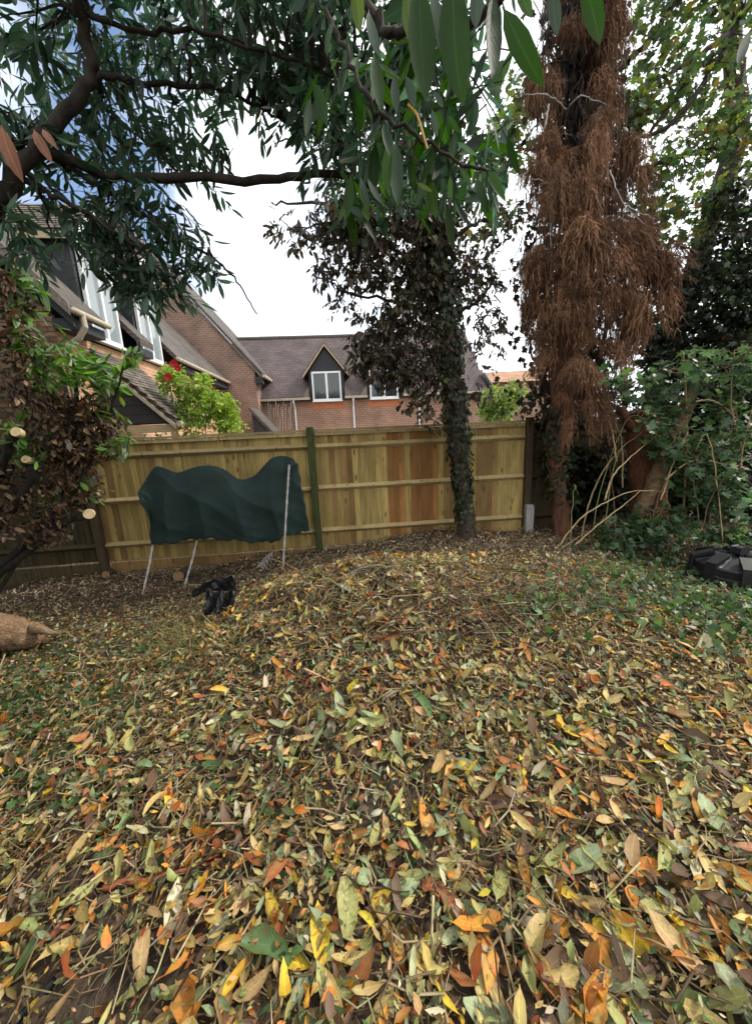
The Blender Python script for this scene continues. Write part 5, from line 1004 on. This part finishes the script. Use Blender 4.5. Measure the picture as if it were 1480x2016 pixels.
# --- cut-back laurel on the left with withered leaves
sb = np.array([-3.75, 3.9, -.35])
shr = thing('cut_back_laurel', 'cut-back laurel bush with green shoots and withered brown leaves before the left fence', 'shrub', sb)
sst = [[np.array([-4.7,3.95,-.5])]+px3(l) for l in ([(-20,1150,3.95),(85,1060,3.95),(118,985,4.0),(140,900,4.0),(150,800,4.0),(145,700,4.0)], [(-15,1140,3.95),(60,1060,3.9),(120,1030,3.85),(172,1012,3.8)], [(-30,1120,3.95),(0,1000,3.9),(30,900,3.8),(55,780,3.8),(20,640,3.7)], [(100,1000,4.0),(170,920,3.9),(215,810,3.85),(250,700,3.85)], [(-50,1130,3.95),(-30,980,3.9),(-20,800,3.8),(0,560,3.6),(-10,460,3.5)], [(-40,1120,3.9),(20,1010,3.7),(62,940,3.6),(50,905,3.5)], [(-40,1100,3.9),(-5,960,3.7),(20,880,3.5),(31,850,3.4)])]
for i, b in enumerate(sst): limb(shr, 'stem', b, ([.045,.04,.035,.025,.016] if i == 0 else [.022,.02,.016,.012,.008]) if i not in (1, 5, 6) else [.035,.036,.036,.038,.038], 26, .008, 'bark_dark', 8)
for p_, r_, ax in [(at(175,1012,3.78),.052,(.5,-1,.1)), (at(31,850,3.38),.042,(.2,-1,.3)), (at(50,904,3.48),.036,(.1,-1,.4))]:
    ax = norm(np.array(ax)); mk('cut_end', *tube(np.array([p_-ax*.06, p_-ax*.02, p_+ax*.004]), [r_*.9, r_, r_*.97], 12), M['cut'], shr)
C = cloud_pts([(150,720,3.9,80,55,.3,34),(205,760,3.8,40,45,.25,18),(80,720,3.7,60,60,.3,16),(50,860,3.6,50,60,.3,12),(240,870,3.8,28,25,.15,7),(30,620,3.6,35,80,.3,14),(60,560,3.6,40,40,.2,7),(255,705,3.85,22,20,.12,4),(110,960,3.8,60,60,.3,6)])
pos, R, sz, tb = twigs(C, .2, 8, .115, .3); cc = pick([(.10,.20,.035),(.15,.26,.05),(.06,.12,.035),(.20,.28,.13)], [4,3,3,2], len(pos))
V, F, A = scatter(TH, pos, R, sz, cc, np.full(len(pos), 1.3)); mk('foliage', V, F, M['leaf_live'], shr, kind='stuff', smooth=True, attrs=A); twig_part(shr, tb)
C = cloud_pts([(150,850,3.85,75,70,.3,230),(130,940,3.85,55,70,.3,170),(40,700,3.6,40,120,.25,70),(190,820,3.85,40,50,.2,80),(15,560,3.5,25,90,.2,40),(80,800,3.7,60,60,.3,60),(100,1040,3.9,50,40,.2,40),(30,980,3.7,50,90,.3,110)])
pos, R, sz, tb = twigs(C, .13, 6, .07, .6); V, F, A = scatter(TS, pos, R, sz, pick([(.13,.075,.04),(.21,.125,.065),(.07,.045,.028),(.32,.21,.12),(.035,.03,.02)], [4,3,4,1.5,3], len(pos))); mk('withered_foliage', V, F, M['leaf_dead'], shr, kind='stuff', attrs=A); twig_part(shr, tb)

# --- rose bush and shrub on the far side of the fence
c = at(400, 850, 7.9); ros = thing('rose_bush', 'bright green rose bush with red flowers behind the left fence panel', 'shrub', (c[0], c[1], -.4))
rst = [[np.array([c[0]+dx*.3, c[1], -.5]), np.array([c[0]+dx*.6, c[1], .8]), at(px, py, 7.9)] for dx, px, py in ((-.8,330,730),(-.4,365,735),(0,400,760),(.4,430,780),(.7,455,810))]
for b in rst: limb(ros, 'stem', b, [.02,.015,.008], 12, .02, 'twig_green', 6)
C = cloud_pts([(345,760,7.9,32,45,.3,110),(390,775,7.9,38,45,.35,170),(430,805,7.85,38,38,.35,160),(375,820,7.8,60,30,.3,120),(450,830,7.9,28,25,.3,70),(335,735,7.75,22,22,.2,40),(400,740,7.9,15,10,.2,16),(380,880,7.9,90,60,.3,120)])
pos, R, sz, tb = twigs(C, .17, 6, .075, .3); V, F, A = scatter(TS, pos, R, sz, pick([(.22,.34,.05),(.30,.42,.07),(.16,.26,.05),(.34,.42,.12),(.38,.30,.07)], [4,4,3,1.5,.4], len(pos)), np.full(len(pos), 1.4)); mk('foliage', V, F, M['leaf_live'], ros, kind='stuff', attrs=A); twig_part(ros, tb, 'twig_green')
for (px, py, r_) in [(342,716,.085),(350,724,.075),(331,742,.085)]:
    p_ = at(px, py, 7.2); V = []; F = []
    for k in range(14):
        a = k*2.4; rr = r_*(.35+.65*k/14); e = .9-k*.055; b_ = p_; t1 = p_+np.array([math.cos(a)*rr*.6, -rr*e*.6, math.sin(a)*rr*.6]); s1 = np.array([-math.sin(a), 0, math.cos(a)])*rr*.6
        n0 = len(V); V += [b_, t1-s1, t1+np.array([math.cos(a), -.2, math.sin(a)])*rr*.5, t1+s1]; F.append((n0, n0+1, n0+2, n0+3))
    mk('flower', V, F, M['bloom'], ros)
c = at(988, 835, 8.6); gsh = thing('green_shrub', 'pale green shrub behind the fence between ivy tree and brown conifer', 'shrub', (c[0], c[1], -.4))
for dx in (-.3, 0, .35): limb(gsh, 'stem', [np.array([c[0]+dx*.4, c[1], -.5]), np.array([c[0]+dx, c[1], 1.0]), np.array([c[0]+dx*1.3, c[1], 2.2])], [.025,.018,.008], 10, .02, 'twig_green', 6)
C = cloud_pts([(985,790,8.6,42,34,.4,190),(1010,770,8.7,25,25,.3,70),(960,810,8.6,22,20,.3,60),(1000,860,8.6,50,50,.3,110)])
pos, R, sz, tb = twigs(C, .17, 6, .08, .3); V, F, A = scatter(TS, pos, R, sz, pick([(.20,.30,.08),(.28,.38,.10),(.16,.22,.07),(.38,.38,.08)], [4,4,3,1], len(pos)), np.full(len(pos), 1.3)); mk('foliage', V, F, M['leaf_live'], gsh, kind='stuff', attrs=A); twig_part(gsh, tb, 'twig_green')
# pale climber on the far house wall, left end
c = at(550, 835, 15.6); clm = thing('bare_climber', 'pale leafless climber on the brick wall beside the small canopy', 'climber', (c[0], c[1], -.4))
for k in range(10): limb(clm, 'stem', [np.array([c[0]+(k-5)*.05, c[1], -.5]), np.array([c[0]+(k-5)*.09, c[1]-.03, 1.3]), at(528+k*5, 790+6*(k % 3), 15.7)], [.016,.012,.006], 10, .03, 'grey_twig', 4)
